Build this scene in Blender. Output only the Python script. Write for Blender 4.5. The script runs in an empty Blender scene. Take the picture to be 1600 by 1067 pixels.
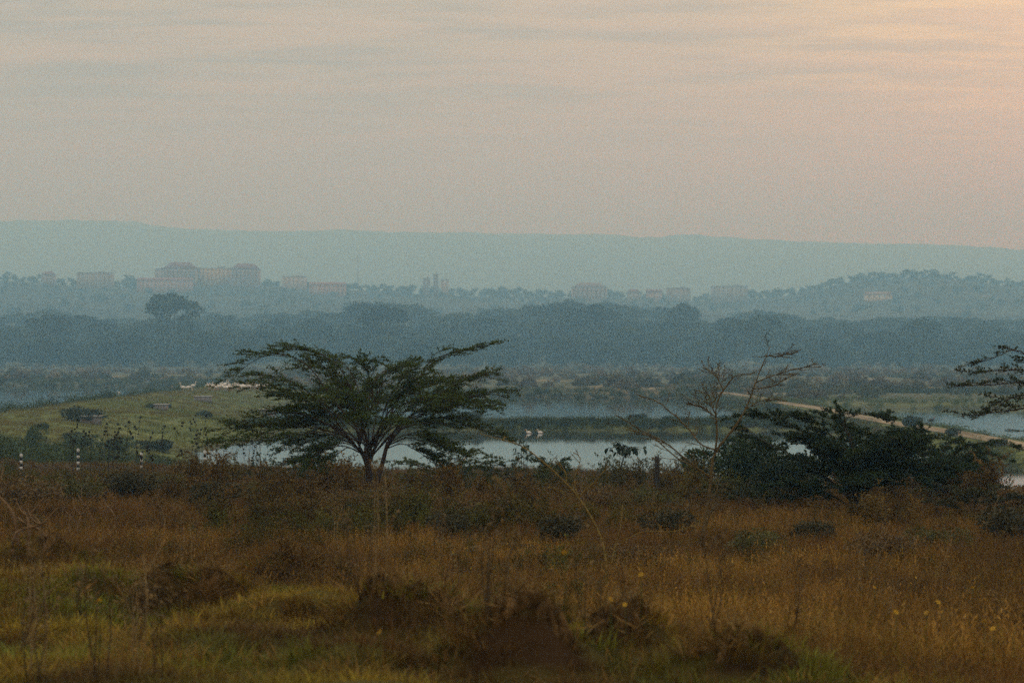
import bpy, math, random
import numpy as np

# ------------------------------------------------------------------ camera, sky, sun, exposure
F = 3000.0            # focal length in photograph pixels (1600 wide)
CX, HY, H = 800.0, 555.0, 8.5   # principal column, horizon row, eye height above the water
S = bpy.context.scene
COL = S.collection
R = math.radians

cam_d = bpy.data.cameras.new('camera'); cam = bpy.data.objects.new('camera', cam_d); COL.objects.link(cam)
cam.location = (0, 0, H); cam.rotation_euler = (R(90), 0, 0)
cam_d.sensor_width = 36.0; cam_d.lens = 36.0 * F / 1600.0
cam_d.shift_y = (HY - 533.5) / 1600.0
cam_d.clip_start = 0.5; cam_d.clip_end = 30000
cam_d.dof.use_dof = True; cam_d.dof.focus_distance = 62.0; cam_d.dof.aperture_fstop = 3.2
S.camera = cam

SUN_AZ, SUN_EL = 21.0, 9.0      # degrees right of the view axis, above the horizon
world = bpy.data.worlds.new('World'); S.world = world; world.use_nodes = True
nt = world.node_tree; nt.nodes.clear()
def N(tree, typ, **kw):
    n = tree.nodes.new(typ)
    for k, v in kw.items(): setattr(n, k, v)
    return n
def mathn(tree, op, a, b=None, c=None):
    n = N(tree, 'ShaderNodeMath', operation=op)
    for i, v in enumerate((a, b, c)):
        if v is None: continue
        if isinstance(v, (int, float)): n.inputs[i].default_value = v
        else: tree.links.new(v, n.inputs[i])
    return n.outputs[0]
def mixc(tree, fac, a, b, mode='MIX'):
    n = N(tree, 'ShaderNodeMix', data_type='RGBA', blend_type=mode)
    for sock, v in ((n.inputs[0], fac), (n.inputs[6], a), (n.inputs[7], b)):
        if isinstance(v, (int, float)): sock.default_value = v
        elif isinstance(v, tuple): sock.default_value = (*v, 1)
        else: tree.links.new(v, sock)
    return n.outputs[2]
out = N(nt, 'ShaderNodeOutputWorld'); bg = N(nt, 'ShaderNodeBackground'); bg.inputs[1].default_value = 0.1
nt.links.new(bg.outputs[0], out.inputs[0])
sky = N(nt, 'ShaderNodeTexSky', sky_type='NISHITA', sun_disc=False)
sky.sun_elevation = R(SUN_EL); sky.sun_rotation = R(SUN_AZ); sky.dust_density = 3.0; sky.air_density = 1.2
tc = N(nt, 'ShaderNodeTexCoord'); sep = N(nt, 'ShaderNodeSeparateXYZ'); nt.links.new(tc.outputs['Generated'], sep.inputs[0])
dx, dy, dz = sep.outputs
zz = mathn(nt, 'MAXIMUM', dz, 0.0)
den = mathn(nt, 'ADD', zz, 0.10)
u = mathn(nt, 'DIVIDE', dx, den); v = mathn(nt, 'DIVIDE', dy, den)
cmb = N(nt, 'ShaderNodeCombineXYZ'); nt.links.new(u, cmb.inputs[0]); nt.links.new(v, cmb.inputs[1])
def cloud(sx, sy, detail, rough, lo, hi, off):
    m = N(nt, 'ShaderNodeMapping'); m.inputs['Scale'].default_value = (sx, sy, 1); m.inputs['Location'].default_value = (off, off * .7, 0)
    m.inputs['Rotation'].default_value = (0, 0, R(6))
    nt.links.new(cmb.outputs[0], m.inputs[0])
    n = N(nt, 'ShaderNodeTexNoise'); n.inputs['Scale'].default_value = 1; n.inputs['Detail'].default_value = detail
    n.inputs['Roughness'].default_value = rough; n.inputs['Distortion'].default_value = .35
    nt.links.new(m.outputs[0], n.inputs['Vector'])
    r = N(nt, 'ShaderNodeMapRange', interpolation_type='SMOOTHSTEP'); r.inputs[1].default_value = lo; r.inputs[2].default_value = hi
    nt.links.new(n.outputs[0], r.inputs[0]); return r.outputs[0]
c_soft = cloud(1.5, 4.6, 6, .6, .36, .66, 3.1)
c_streak = cloud(2.6, 9.5, 6, .58, .44, .66, 7.7)
# clouds show only above the haze near the horizon
up = N(nt, 'ShaderNodeMapRange', interpolation_type='SMOOTHSTEP'); up.inputs[1].default_value = .07; up.inputs[2].default_value = .16
nt.links.new(dz, up.inputs[0]); up = up.outputs[0]
# nearness to the hidden sun
sd = (math.sin(R(SUN_AZ)) * math.cos(R(SUN_EL)), math.cos(R(SUN_AZ)) * math.cos(R(SUN_EL)), math.sin(R(SUN_EL)))
dot = N(nt, 'ShaderNodeVectorMath', operation='DOT_PRODUCT'); nt.links.new(tc.outputs['Generated'], dot.inputs[0]); dot.inputs[1].default_value = sd
def ramp(x, lo, hi):
    r = N(nt, 'ShaderNodeMapRange', interpolation_type='SMOOTHSTEP'); r.inputs[1].default_value = lo; r.inputs[2].default_value = hi
    nt.links.new(x, r.inputs[0]); return r.outputs[0]
near_sun = ramp(dot.outputs['Value'], math.cos(R(17)), math.cos(R(4)))
wide_sun = ramp(dot.outputs['Value'], math.cos(R(75)), math.cos(R(8)))
veil = mixc(nt, ramp(dz, .06, .60), (7.8, 5.5, 2.6), (14.6, 16.0, 16.3))
veil = mixc(nt, mathn(nt, 'MULTIPLY', c_soft, mathn(nt, 'MULTIPLY', up, .75)), veil, (3.6, 3.2, 2.4))
pink = mathn(nt, 'MULTIPLY', mathn(nt, 'MULTIPLY', c_streak, up), .60)
veil = mixc(nt, pink, veil, (8.2, 6.7, 3.4))
gold = mathn(nt, 'MULTIPLY', mathn(nt, 'MULTIPLY', mathn(nt, 'MULTIPLY', near_sun, up), mathn(nt, 'ADD', .25, mathn(nt, 'MULTIPLY', c_streak, .9))), .95)
veil = mixc(nt, gold, veil, (11.5, 9.6, 3.6))
skyc = mixc(nt, .10, veil, sky.outputs[0])
nt.links.new(skyc, bg.inputs[0])

sun_d = bpy.data.lights.new('sun', 'SUN'); sun = bpy.data.objects.new('sun', sun_d); COL.objects.link(sun)
sun_d.energy = 0.5; sun_d.angle = R(14); sun_d.color = (1, .92, .66)
sun.rotation_euler = (R(90 - SUN_EL), 0, R(180 - SUN_AZ)); sun.location = (0, 0, 60)

S.view_settings.view_transform = 'Standard'; S.view_settings.look = 'None'
S.view_settings.exposure = 0.0; S.view_settings.gamma = 1.0; S.view_settings.use_curve_mapping = False
S.render.engine = 'CYCLES'
S.cycles.volume_bounces = 4; S.cycles.max_bounces = 8; S.cycles.diffuse_bounces = 3; S.cycles.transparent_max_bounces = 6
S.cycles.use_denoising = False; S.cycles.use_adaptive_sampling = False

# ------------------------------------------------------------------ numeric helpers
def smooth(a, b, x):
    t = np.clip((np.asarray(x, float) - a) / (b - a), 0, 1); return t * t * (3 - 2 * t)
def hash2(ix, iy, seed):
    h = (ix.astype(np.int64) * 374761393 + iy.astype(np.int64) * 668265263 + seed * 974711) & 0x7fffffff
    h = (h ^ (h >> 13)) * 1274126177 & 0x7fffffff
    return ((h ^ (h >> 16)) & 0xffff) / 65535.0
def vnoise(x, y, seed=0):
    x = np.asarray(x, float); y = np.asarray(y, float)
    ix = np.floor(x); iy = np.floor(y); fx = x - ix; fy = y - iy
    fx = fx * fx * (3 - 2 * fx); fy = fy * fy * (3 - 2 * fy)
    a = hash2(ix, iy, seed); b = hash2(ix + 1, iy, seed); c = hash2(ix, iy + 1, seed); d = hash2(ix + 1, iy + 1, seed)
    return (a + (b - a) * fx) * (1 - fy) + (c + (d - c) * fx) * fy - .5
def fbm(x, y, seed=0, o=4):
    s = 0; a = 1.0
    for k in range(o):
        s = s + a * vnoise(np.asarray(x) * 2 ** k, np.asarray(y) * 2 ** k, seed + k * 17); a *= .5
    return s

# ------------------------------------------------------------------ the lie of the land
PY = [-1600, -60, 0, 13, 20, 27, 38, 50, 65, 78, 90, 98, 112, 126, 138, 160]
PZ = [14, 7.3, 6.9, 6.2, 5.75, 5.3, 4.95, 4.65, 3.95, 3.25, 2.75, 2.55, 1.5, .35, -.5, -1.2]
MOUNDS = []   # (x, y, radius, height)
def land(x, y):
    x = np.asarray(x, float); y = np.asarray(y, float)
    near = np.interp(y, PY, PZ)
    near = near - 24 * np.tanh(x / 45) * .030 * smooth(28, 80, y) * (1 - smooth(125, 150, y))
    near = near + .30 * fbm(x / 7, y / 7, 3) * smooth(6, 16, y) * (1 - smooth(110, 140, y)) + .17 * fbm(x / 1.1, y / 1.1, 9, 3) * smooth(0, 10, y) * (1 - smooth(70, 110, y))
    near = near - .05 * np.clip(x - 6, 0, 20) * smooth(40, 68, y) * (1 - smooth(125, 150, y))
    # low bank running from the left towards the lower right
    e = (y - (28.0 - 1.62 * (x + 8)))
    bk = np.exp(-((e + 1.5) / 4.0) ** 2) * smooth(9, 12, y) * (1 - smooth(40, 48, y))
    near = near + .34 * (1 - smooth(-2.2, 1.8, e)) * smooth(4, 10, y) + bk * (.55 * (np.abs(fbm(x / 1.0, y / 1.3, 13, 3)) - .2) + .07 * fbm(x / .35, y / .35, 14, 2))
    z = np.where(y < 160, near, -1.2)
    # broad left embankment, steep on the lagoon side, gentle towards the near pond
    xl = np.interp(y, [90, 230, 363, 440, 480], [-57, -61, -64.5, -66, -66]) + 1.5 * fbm(y / 18, y * 0, 21)
    xr = np.interp(y, [110, 154, 178, 193, 214, 240, 330, 430, 470], [-16, -26, -27.5, -25, -24, -31, -40, -30, -20]) + 1.6 * fbm(y / 14, y * 0 + 5, 22)
    w = np.clip((x - xl) / 5, 0, 1); q = np.clip((xr - x) / np.maximum(xr - xl - 5, 5), -.12, 1)
    dk = np.where((x > xl - 1) & (y < 520), 2.25 * smooth(0, 1, w) * np.clip(q * 1.9, -.5, 1) ** 1.0 + .22 * fbm(x / 6, y / 9, 31), -1.2)
    dk = np.where(y < 100, -1.2, dk)
    z = np.maximum(z, dk)
    # cross dike between the near ponds
    cd = np.abs(y - (222 + .03 * x + 1.0 * fbm(x / 12, x * 0, 41)))
    z = np.maximum(z, np.where((x > -40) & (x < 44), .95 - np.maximum(cd - 3.0, 0) * .32 + .12 * fbm(x / 3, y / 3, 43), -1.2))
    # straight right dike carrying the sandy track
    rs = x - (43 + .4 * np.sin(y / 40)); rd = np.abs(rs)
    z = np.maximum(z, np.where((y > 112) & (y < 415), .95 - np.maximum(rd - 2.5, 0) * np.where(rs < 0, np.interp(y, [135, 160, 200], [.36, .26, .15]), .36) + .10 * fbm(x / 3, y / 3, 44) * (rd > 2), -1.2))
    # right pond's far bank
    z = np.maximum(z, np.where((x > 46), -1.2 + 2.0 * smooth(300, 312, y + 3 * fbm(x / 15, x * 0, 45)), -1.2))
    # land beyond the ponds
    edge_c = 384 + 9 * fbm(x / 22, x * 0 + 2, 51)
    edge_l = 528 + 12 * fbm(x / 30, x * 0 + 3, 52)
    edge = np.where(x < -62, edge_l, edge_c)
    far = -1.2 + 2.3 * smooth(edge - 6, edge + 14, y) + .9 * smooth(edge + 10, edge + 40, y) * (fbm(x / 35, y / 35, 53) + .6)
    far = far - 3.2 * smooth(842, 862, y) * (1 - smooth(925, 945, y)) * smooth(-215, -195, x) * (1 - smooth(-130, -112, x))
    z = np.maximum(z, np.where(y > edge - 8, far, -1.2))
    # rising ground, the settled ridge and the far range
    rise = np.interp(y, [900, 1000, 1200, 1400, 1700, 2000, 2260, 2400, 2900, 3600, 5000, 6400, 7000, 7400, 9500],
                     [0, 2, 7, 14, 32, 62, 88, 84, 55, 60, 190, 400, 440, 430, 300])
    px = CX + F * x / np.maximum(y, 1)
    ridge = np.interp(x, [-1600, -610, -380, 0, 230, 330, 400, 478, 620, 1600], [4, 4, 1, -9, -17, -12, 2, 7, -4, -20])
    rise = rise + ridge * smooth(1700, 2200, y) * (1 - smooth(2500, 3300, y))
    rise = rise + 9 * fbm(x / 160, y / 160, 61) * smooth(1000, 1500, y)
    rx = np.interp(x, [-9000, -3600, -1870, -1400, -1150, 120, 700, 1170, 1870, 4000, 9000], [90, 60, 52, 50, 22, 6, -8, -28, -50, -60, 0])
    rise = rise + (rx + 14 * fbm(x / 300, y / 300, 62) + 7 * fbm(x / 55, y / 70, 63, 3)) * smooth(5200, 6800, y)
    z = z + rise * (y > 900)
    for (mx, my, mr, mh) in MOUNDS:
        r2 = ((x - mx) ** 2 + ((y - my) * 1.1) ** 2) / mr ** 2
        z = z + mh * np.exp(-r2 ** 1.6 * 1.5) * (y < 100)
    return z
def zat(x, y): return float(land(np.array([x]), np.array([y]))[0])
_D = np.concatenate([np.arange(9, 140, .15), np.arange(140, 700, .8), np.arange(700, 3000, 5)])
def G(px, py):
    """ground point seen at a photograph pixel"""
    x = (px - CX) / F * _D; zr = H - (py - HY) / F * _D
    hit = np.nonzero(land(x, _D) >= zr)[0]
    i = hit[0] if len(hit) else len(_D) - 1
    return np.array([x[i], _D[i], float(land(x[i:i+1], _D[i:i+1])[0])])
def P(px, py, d): return np.array([(px - CX) / F * d, d, H - (py - HY) / F * d])
for (px, py, r, h) in [(232, 842, .62, .42), (440, 915, .50, .40), (300, 903, .42, .28), (90, 872, .55, .25), (330, 955, .40, .22),
                       (620, 965, .50, .25), (820, 1030, .50, .36), (960, 1012, .40, .26), (1150, 1062, .48, .25), (705, 985, .35, .2), (250, 925, .35, .2)]:
    p = G(px, py); MOUNDS.append((p[0], p[1], r * .95, h * .85))

# ------------------------------------------------------------------ mesh and material helpers
def mesh(name, V, Q=None, T=None, C=None, mat=None, smooth_=False):
    V = np.asarray(V, np.float32).reshape(-1, 3)
    Q = np.zeros((0, 4), np.int32) if Q is None or len(Q) == 0 else np.asarray(Q, np.int32).reshape(-1, 4)
    T = np.zeros((0, 3), np.int32) if T is None or len(T) == 0 else np.asarray(T, np.int32).reshape(-1, 3)
    m = bpy.data.meshes.new(name)
    m.vertices.add(len(V)); m.vertices.foreach_set('co', V.ravel())
    loops = np.concatenate([Q.ravel(), T.ravel()])
    starts = np.concatenate([np.arange(len(Q)) * 4, len(Q) * 4 + np.arange(len(T)) * 3]).astype(np.int32)
    m.loops.add(len(loops)); m.loops.foreach_set('vertex_index', loops.astype(np.int32))
    m.polygons.add(len(starts)); m.polygons.foreach_set('loop_start', starts)
    if smooth_: m.polygons.foreach_set('use_smooth', np.ones(len(starts), bool))
    if C is not None:
        C = np.asarray(C, np.float32).reshape(-1, 3)
        a = m.attributes.new('col', 'FLOAT_COLOR', 'POINT')
        a.data.foreach_set('color', np.concatenate([C, np.ones((len(C), 1), np.float32)], 1).ravel())
    m.update(calc_edges=True); m.validate()
    if mat: m.materials.append(mat)
    return m
class MB:
    def __init__(s): s.V = []; s.Q = []; s.T = []; s.C = []; s.n = 0
    def add(s, V, Q=None, T=None, c=(1, 1, 1)):
        V = np.asarray(V, float).reshape(-1, 3)
        if Q is not None and len(Q): s.Q.append(np.asarray(Q) + s.n)
        if T is not None and len(T): s.T.append(np.asarray(T) + s.n)
        c = np.asarray(c, float); s.C.append(np.broadcast_to(c, (len(V), 3)) if c.ndim == 1 else c)
        s.V.append(V); s.n += len(V)
    def box(s, c, d, col=(1, 1, 1), taper=1.0):
        x, y, z = np.asarray(d, float) / 2
        V = np.array([[-x, -y, -z], [x, -y, -z], [x, y, -z], [-x, y, -z], [-x * taper, -y * taper, z], [x * taper, -y * taper, z], [x * taper, y * taper, z], [-x * taper, y * taper, z]]) + np.asarray(c, float)
        s.add(V, [[3, 2, 1, 0], [4, 5, 6, 7], [0, 1, 5, 4], [1, 2, 6, 5], [2, 3, 7, 6], [3, 0, 4, 7]], c=col)
    def tube(s, pts, rad, k=5, col=(1, 1, 1), cap=True):
        pts = np.asarray(pts, float); n = len(pts); rad = np.broadcast_to(np.asarray(rad, float), (n,))
        t = np.gradient(pts, axis=0); t /= np.linalg.norm(t, axis=1, keepdims=True) + 1e-9
        ref = np.array([0, 0, 1.0]) if abs(t[:, 2]).mean() < .8 else np.array([1.0, 0, 0])
        a = np.cross(t, ref); a /= np.linalg.norm(a, axis=1, keepdims=True) + 1e-9; b = np.cross(t, a)
        th = np.arange(k) / k * 2 * np.pi
        V = pts[:, None] + rad[:, None, None] * (np.cos(th)[None, :, None] * a[:, None] + np.sin(th)[None, :, None] * b[:, None])
        i = np.arange(n - 1)[:, None] * k; j = np.arange(k)[None]
        Q = np.stack([i + j, i + (j + 1) % k, i + k + (j + 1) % k, i + k + j], -1).reshape(-1, 4)
        T = [[0, (m + 1), m] for m in range(1, k - 1)] + [[(n - 1) * k, (n - 1) * k + m, (n - 1) * k + m + 1] for m in range(1, k - 1)] if cap else None
        s.add(V.reshape(-1, 3), Q, T, c=col)
    def leaves(s, Pc, D, L, Wd, rng, col):
        """diamond leaves: base at Pc pointing along D"""
        Pc = np.asarray(Pc, float); n = len(Pc)
        if n == 0: return
        D = np.asarray(D, float); D = D / (np.linalg.norm(D, axis=1, keepdims=True) + 1e-9)
        rv = rng.normal(size=(n, 3)); sd_ = np.cross(D, rv); sd_ /= np.linalg.norm(sd_, axis=1, keepdims=True) + 1e-9
        L = np.broadcast_to(L, (n,))[:, None]; Wd = np.broadcast_to(Wd, (n,))[:, None]
        V = np.stack([Pc, Pc + D * L * .5 + sd_ * Wd, Pc + D * L, Pc + D * L * .5 - sd_ * Wd], 1).reshape(-1, 3)
        Q = np.arange(n * 4).reshape(n, 4)
        col = np.asarray(col, float); c = np.broadcast_to(col, (n, 3)) if col.ndim == 1 else col
        s.add(V, Q, c=np.repeat(c, 4, 0))
    def ball(s, c, r, col=(1, 1, 1), ku=6, kv=4):
        r = np.broadcast_to(np.asarray(r, float), (3,)); V = [[0, 0, -1]]
        for i in range(1, kv):
            f = -math.pi / 2 + math.pi * i / kv
            V += [[math.cos(f) * math.cos(2 * math.pi * j / ku), math.cos(f) * math.sin(2 * math.pi * j / ku), math.sin(f)] for j in range(ku)]
        V.append([0, 0, 1]); V = np.array(V) * r + np.asarray(c, float)
        Q = [[1 + i * ku + j, 1 + i * ku + (j + 1) % ku, 1 + (i + 1) * ku + (j + 1) % ku, 1 + (i + 1) * ku + j] for i in range(kv - 2) for j in range(ku)]
        e = len(V) - 1; b = 1 + (kv - 2) * ku
        T = [[0, 1 + (j + 1) % ku, 1 + j] for j in range(ku)] + [[e, b + j, b + (j + 1) % ku] for j in range(ku)]
        s.add(V, Q, T, c=col)
    def mesh(s, name, mat, smooth_=False):
        return mesh(name, np.concatenate(s.V) if s.V else np.zeros((0, 3)), np.concatenate(s.Q) if s.Q else None, np.concatenate(s.T) if s.T else None,
                    np.concatenate(s.C) if s.C else None, mat, smooth_)
def obj(name, me, parent=None, loc=None):
    o = bpy.data.objects.new(name, me); COL.objects.link(o)
    if parent is not None: o.parent = parent
    if loc is not None: o.location = loc
    return o
def tag(o, label=None, cat=None, group=None, kind=None):
    if label: o['label'] = label
    if cat: o['category'] = cat
    if group: o['group'] = group
    if kind: o['kind'] = kind
    return o
def thing(name, loc, label, cat, group=None, rz=0, sc=1.0):
    o = obj(name, None, loc=tuple(loc)); o.rotation_euler = (0, 0, rz); o.scale = (sc,) * 3 if isinstance(sc, (int, float)) else sc
    o.empty_display_size = .2
    return tag(o, label, cat, group)

def vmat(name, rough=.8, spec=.15, inst=False, var=.25, nscale=6.0, bump=0.0, bscale=20.0, tint=(1, 1, 1), transl=0.0, objvar=0.0):
    m = bpy.data.materials.new(name); m.use_nodes = True; t = m.node_tree
    b = t.nodes['Principled BSDF']; b.inputs['Roughness'].default_value = rough; b.inputs['Specular IOR Level'].default_value = spec
    a = N(t, 'ShaderNodeAttribute', attribute_name='col'); c = a.outputs['Color']
    if tint != (1, 1, 1): c = mixc(t, 1.0, c, tint, 'MULTIPLY')
    if inst:
        a2 = N(t, 'ShaderNodeAttribute', attribute_name='tint', attribute_type='INSTANCER'); c = mixc(t, 1.0, c, a2.outputs['Color'], 'MULTIPLY')
    if var or bump:
        g = N(t, 'ShaderNodeNewGeometry')
    if var:
        n = N(t, 'ShaderNodeTexNoise'); n.inputs['Scale'].default_value = nscale; n.inputs['Detail'].default_value = 5; n.inputs['Roughness'].default_value = .65
        t.links.new(g.outputs['Position'], n.inputs['Vector'])
        f = N(t, 'ShaderNodeMapRange'); f.inputs[1].default_value = .3; f.inputs[2].default_value = .7; f.inputs[3].default_value = 1 - var; f.inputs[4].default_value = 1 + var
        t.links.new(n.outputs[0], f.inputs[0])
        cc = N(t, 'ShaderNodeVectorMath', operation='SCALE'); t.links.new(c, cc.inputs[0]); t.links.new(f.outputs[0], cc.inputs[3]); c = cc.outputs[0]
    if objvar:
        oi = N(t, 'ShaderNodeObjectInfo'); f2 = N(t, 'ShaderNodeMapRange'); f2.inputs[3].default_value = 1 - objvar; f2.inputs[4].default_value = 1 + objvar
        t.links.new(oi.outputs['Random'], f2.inputs[0])
        cc = N(t, 'ShaderNodeVectorMath', operation='SCALE'); t.links.new(c, cc.inputs[0]); t.links.new(f2.outputs[0], cc.inputs[3]); c = cc.outputs[0]
    t.links.new(c, b.inputs['Base Color'])
    if bump:
        n2 = N(t, 'ShaderNodeTexNoise'); n2.inputs['Scale'].default_value = bscale; n2.inputs['Detail'].default_value = 6
        t.links.new(g.outputs['Position'], n2.inputs['Vector'])
        bp = N(t, 'ShaderNodeBump'); bp.inputs['Strength'].default_value = bump; bp.inputs['Distance'].default_value = .1
        t.links.new(n2.outputs[0], bp.inputs['Height']); t.links.new(bp.outputs[0], b.inputs['Normal'])
    if transl:
        tr = N(t, 'ShaderNodeBsdfTranslucent'); t.links.new(c, tr.inputs[0]); mx = N(t, 'ShaderNodeMixShader'); mx.inputs[0].default_value = transl
        t.links.new(b.outputs[0], mx.inputs[1]); t.links.new(tr.outputs[0], mx.inputs[2]); t.links.new(mx.outputs[0], t.nodes['Material Output'].inputs[0])
    return m
M_ground = vmat('ground_soil_and_turf', .95, .05, var=.38, nscale=.9, bump=.6, bscale=9)
M_hill = vmat('hill_cover', .95, .05, var=.45, nscale=.03, bump=0)
M_bark = vmat('bark', .85, .2, var=.3, nscale=14, bump=.5, bscale=40)
M_leaf = vmat('acacia_leaf', .6, .25, var=.3, nscale=2.2, transl=.18)
M_far = vmat('far_foliage', .8, .1, var=.45, nscale=.10, objvar=.5)
M_grass = vmat('grass_blades', .7, .15, inst=True, var=.25, nscale=.7, transl=.2)
M_paint = vmat('weathered_surface', .8, .2, var=.2, nscale=3, bump=.2, bscale=12)
M_bird = vmat('feather', .8, .1, var=.06, nscale=9)
M_soil = vmat('turned_soil', .98, .03, var=.45, nscale=5, bump=1.0, bscale=16)

# ------------------------------------------------------------------ ground, hills, water, track
def ground_colour(x, y, z):
    n1 = fbm(x / 9, y / 9, 71); n2 = fbm(x / 2.1, y / 2.1, 72, 3)
    brown = np.array([.055, .034, .013]); olive = np.array([.060, .046, .010]); green = np.array([.125, .135, .040]); sand = np.array([.30, .215, .125]); scrub = np.array([.10, .10, .055])
    e = smooth(-1.5, 1.5, y - (28.0 - 1.62 * (x + 8)))
    c = olive[None] * (1 - e[:, None]) + brown[None] * e[:, None]; st_ = (smooth(.18, .5, (land(x, y + .12) - land(x, y - .12)) / .24) * (y < 60))[:, None]; c = c * (1 - st_) + np.array([.040, .021, .009]) * st_  # steep near faces painted dark brown for the shadowed undersides of the lumps
    f = smooth(98, 112, y)[:, None]; c = c * (1 - f) + green * f
    dry = smooth(.15, .55, n1)[:, None] * .35 * f; c = c * (1 - dry) + np.array([.16, .13, .06]) * dry
    f = smooth(290, 330, y) * (x > 36) + smooth(372, 390, y) * (np.abs(x) < 63) + smooth(505, 530, y)
    f = np.clip(f, 0, 1)[:, None]; c = c * (1 - f) + scrub * f
    s = (np.exp(-((x - (y - 384) * 0 - 24) / 9) ** 2) + .8 * np.exp(-((x - 52) / 16) ** 2)) * smooth(378, 392, y) * (1 - smooth(405, 440, y))
    s = s + (smooth(.35, .6, n1) * smooth(400, 420, y) * (1 - smooth(700, 800, y)))
    s = np.clip(s, 0, 1)[:, None] * .85; c = c * (1 - s) + sand * s
    mud = (smooth(.35, .05, z) * smooth(110, 130, y))[:, None] * .6; c = c * (1 - mud) + np.array([.06, .05, .035]) * mud
    return c * (1 + .5 * n2)[:, None] * (1 + .25 * n1)[:, None]
def sheet(name, xs, ys, mat, colfn):
    X, Y = np.meshgrid(xs, ys); Z = land(X.ravel(), Y.ravel())
    V = np.stack([X.ravel(), Y.ravel(), Z], 1); nx, ny = len(xs), len(ys)
    i = (np.arange(ny - 1)[:, None] * nx + np.arange(nx - 1)[None]).ravel()
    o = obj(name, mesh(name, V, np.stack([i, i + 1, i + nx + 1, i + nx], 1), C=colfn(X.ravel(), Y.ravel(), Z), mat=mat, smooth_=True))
    return tag(o, kind='structure')
def geo(a, b, n): return np.geomspace(a, b, n)
xpos = np.concatenate([np.arange(0, 11, .2), np.arange(11, 46, .5), np.arange(46, 72, 1.0), np.arange(72, 130, 3), geo(132, 6500, 60)])
xs = np.concatenate([-xpos[:0:-1], xpos])
ys = np.concatenate([-geo(1400, 20, 18), np.arange(-10, 8, 3), np.arange(8, 34, .2), np.arange(34, 40, .4), np.arange(40, 112, .7), np.arange(112, 260, 1.3), np.arange(260, 560, 2.2), np.arange(560, 1000, 10), np.arange(1000, 1501, 25)])
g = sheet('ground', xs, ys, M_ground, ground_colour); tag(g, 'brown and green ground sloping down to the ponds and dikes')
xh = np.concatenate([-geo(6500, 900, 30)[:-1], np.arange(-900, 901, 9), geo(900, 6500, 30)[1:]])
def hill_colour(x, y, z):
    n = fbm(x / 60, y / 60, 81); c = np.array([.040, .044, .030])[None] * (1 + .9 * n)[:, None]
    return np.clip(c, .01, 1)
hs = sheet('hillside', xh, np.arange(1500, 3001, 20), M_hill, hill_colour); tag(hs, 'hazy settled hillside rising behind the forest')
xf = np.concatenate([-geo(6500, 2600, 20)[:-1], np.arange(-2600, 2601, 16), geo(2600, 6500, 20)[1:]])
def range_colour(x, y, z): return np.array([.055, .06, .035])[None] * (1 + .5 * fbm(x / 130, y / 130, 82))[:, None]
fr = sheet('distant_hills', xf, np.arange(3000, 8601, 70), M_hill, range_colour); tag(fr, 'long pale range of hills closing the horizon')

mw = bpy.data.materials.new('still_pond_water'); mw.use_nodes = True; t = mw.node_tree; b = t.nodes['Principled BSDF']
b.inputs['Base Color'].default_value = (.030, .036, .030, 1); b.inputs['Roughness'].default_value = .05; b.inputs['IOR'].default_value = 1.33; b.inputs['Specular IOR Level'].default_value = .5
tg = N(t, 'ShaderNodeNewGeometry'); mp = N(t, 'ShaderNodeMapping'); mp.inputs['Scale'].default_value = (.35, 1.6, 1); t.links.new(tg.outputs['Position'], mp.inputs[0])
n1 = N(t, 'ShaderNodeTexNoise'); n1.inputs['Scale'].default_value = .9; n1.inputs['Detail'].default_value = 3; t.links.new(mp.outputs[0], n1.inputs['Vector'])
n2 = N(t, 'ShaderNodeTexNoise'); n2.inputs['Scale'].default_value = .03; n2.inputs['Detail'].default_value = 2; t.links.new(mp.outputs[0], n2.inputs['Vector'])
st = N(t, 'ShaderNodeMapRange'); st.inputs[1].default_value = .42; st.inputs[2].default_value = .62; st.inputs[3].default_value = .012; st.inputs[4].default_value = .045; t.links.new(n2.outputs[0], st.inputs[0])
bp = N(t, 'ShaderNodeBump'); bp.inputs['Distance'].default_value = .05; t.links.new(n1.outputs[0], bp.inputs['Height']); t.links.new(st.outputs[0], bp.inputs['Strength']); t.links.new(bp.outputs[0], b.inputs['Normal'])
water = obj('water', mesh('water', [[-900, 100, 0], [900, 100, 0], [900, 960, 0], [-900, 960, 0]], [[0, 1, 2, 3]], mat=mw)); tag(water, 'still pale pond water between the dikes', kind='structure')

ty = np.concatenate([np.arange(100, 300, 2.0), np.arange(300, 401, 5)]); m = MB(); cols = np.linspace(-1.45, 1.45, 9)
tx = 43 + .4 * np.sin(ty / 40) + .5 * np.sin(ty / 13)
X = tx[:, None] + cols[None]; Y = np.repeat(ty[:, None], 9, 1); Z = np.maximum(land(X.ravel(), Y.ravel()), .6) + .05 + .03 * (np.abs(np.tile(cols, len(ty))) < .5)
i = (np.arange(len(ty) - 1)[:, None] * 9 + np.arange(8)[None]).ravel()
rut = np.where(np.abs(np.abs(np.tile(cols, len(ty))) - .85) < .5, 1.12, .8)
tcv = np.array([.25, .185, .115])[None] * (rut * (1 + .7 * fbm(X.ravel() / 1.5, Y.ravel() / 6, 91)))[:, None]
track = obj('track', mesh('track', np.stack([X.ravel(), Y.ravel(), Z], 1), np.stack([i, i + 1, i + 10, i + 9], 1), C=tcv, mat=M_ground, smooth_=True)); tag(track, 'pale sandy vehicle track along the top of the right dike', kind='structure')

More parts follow.
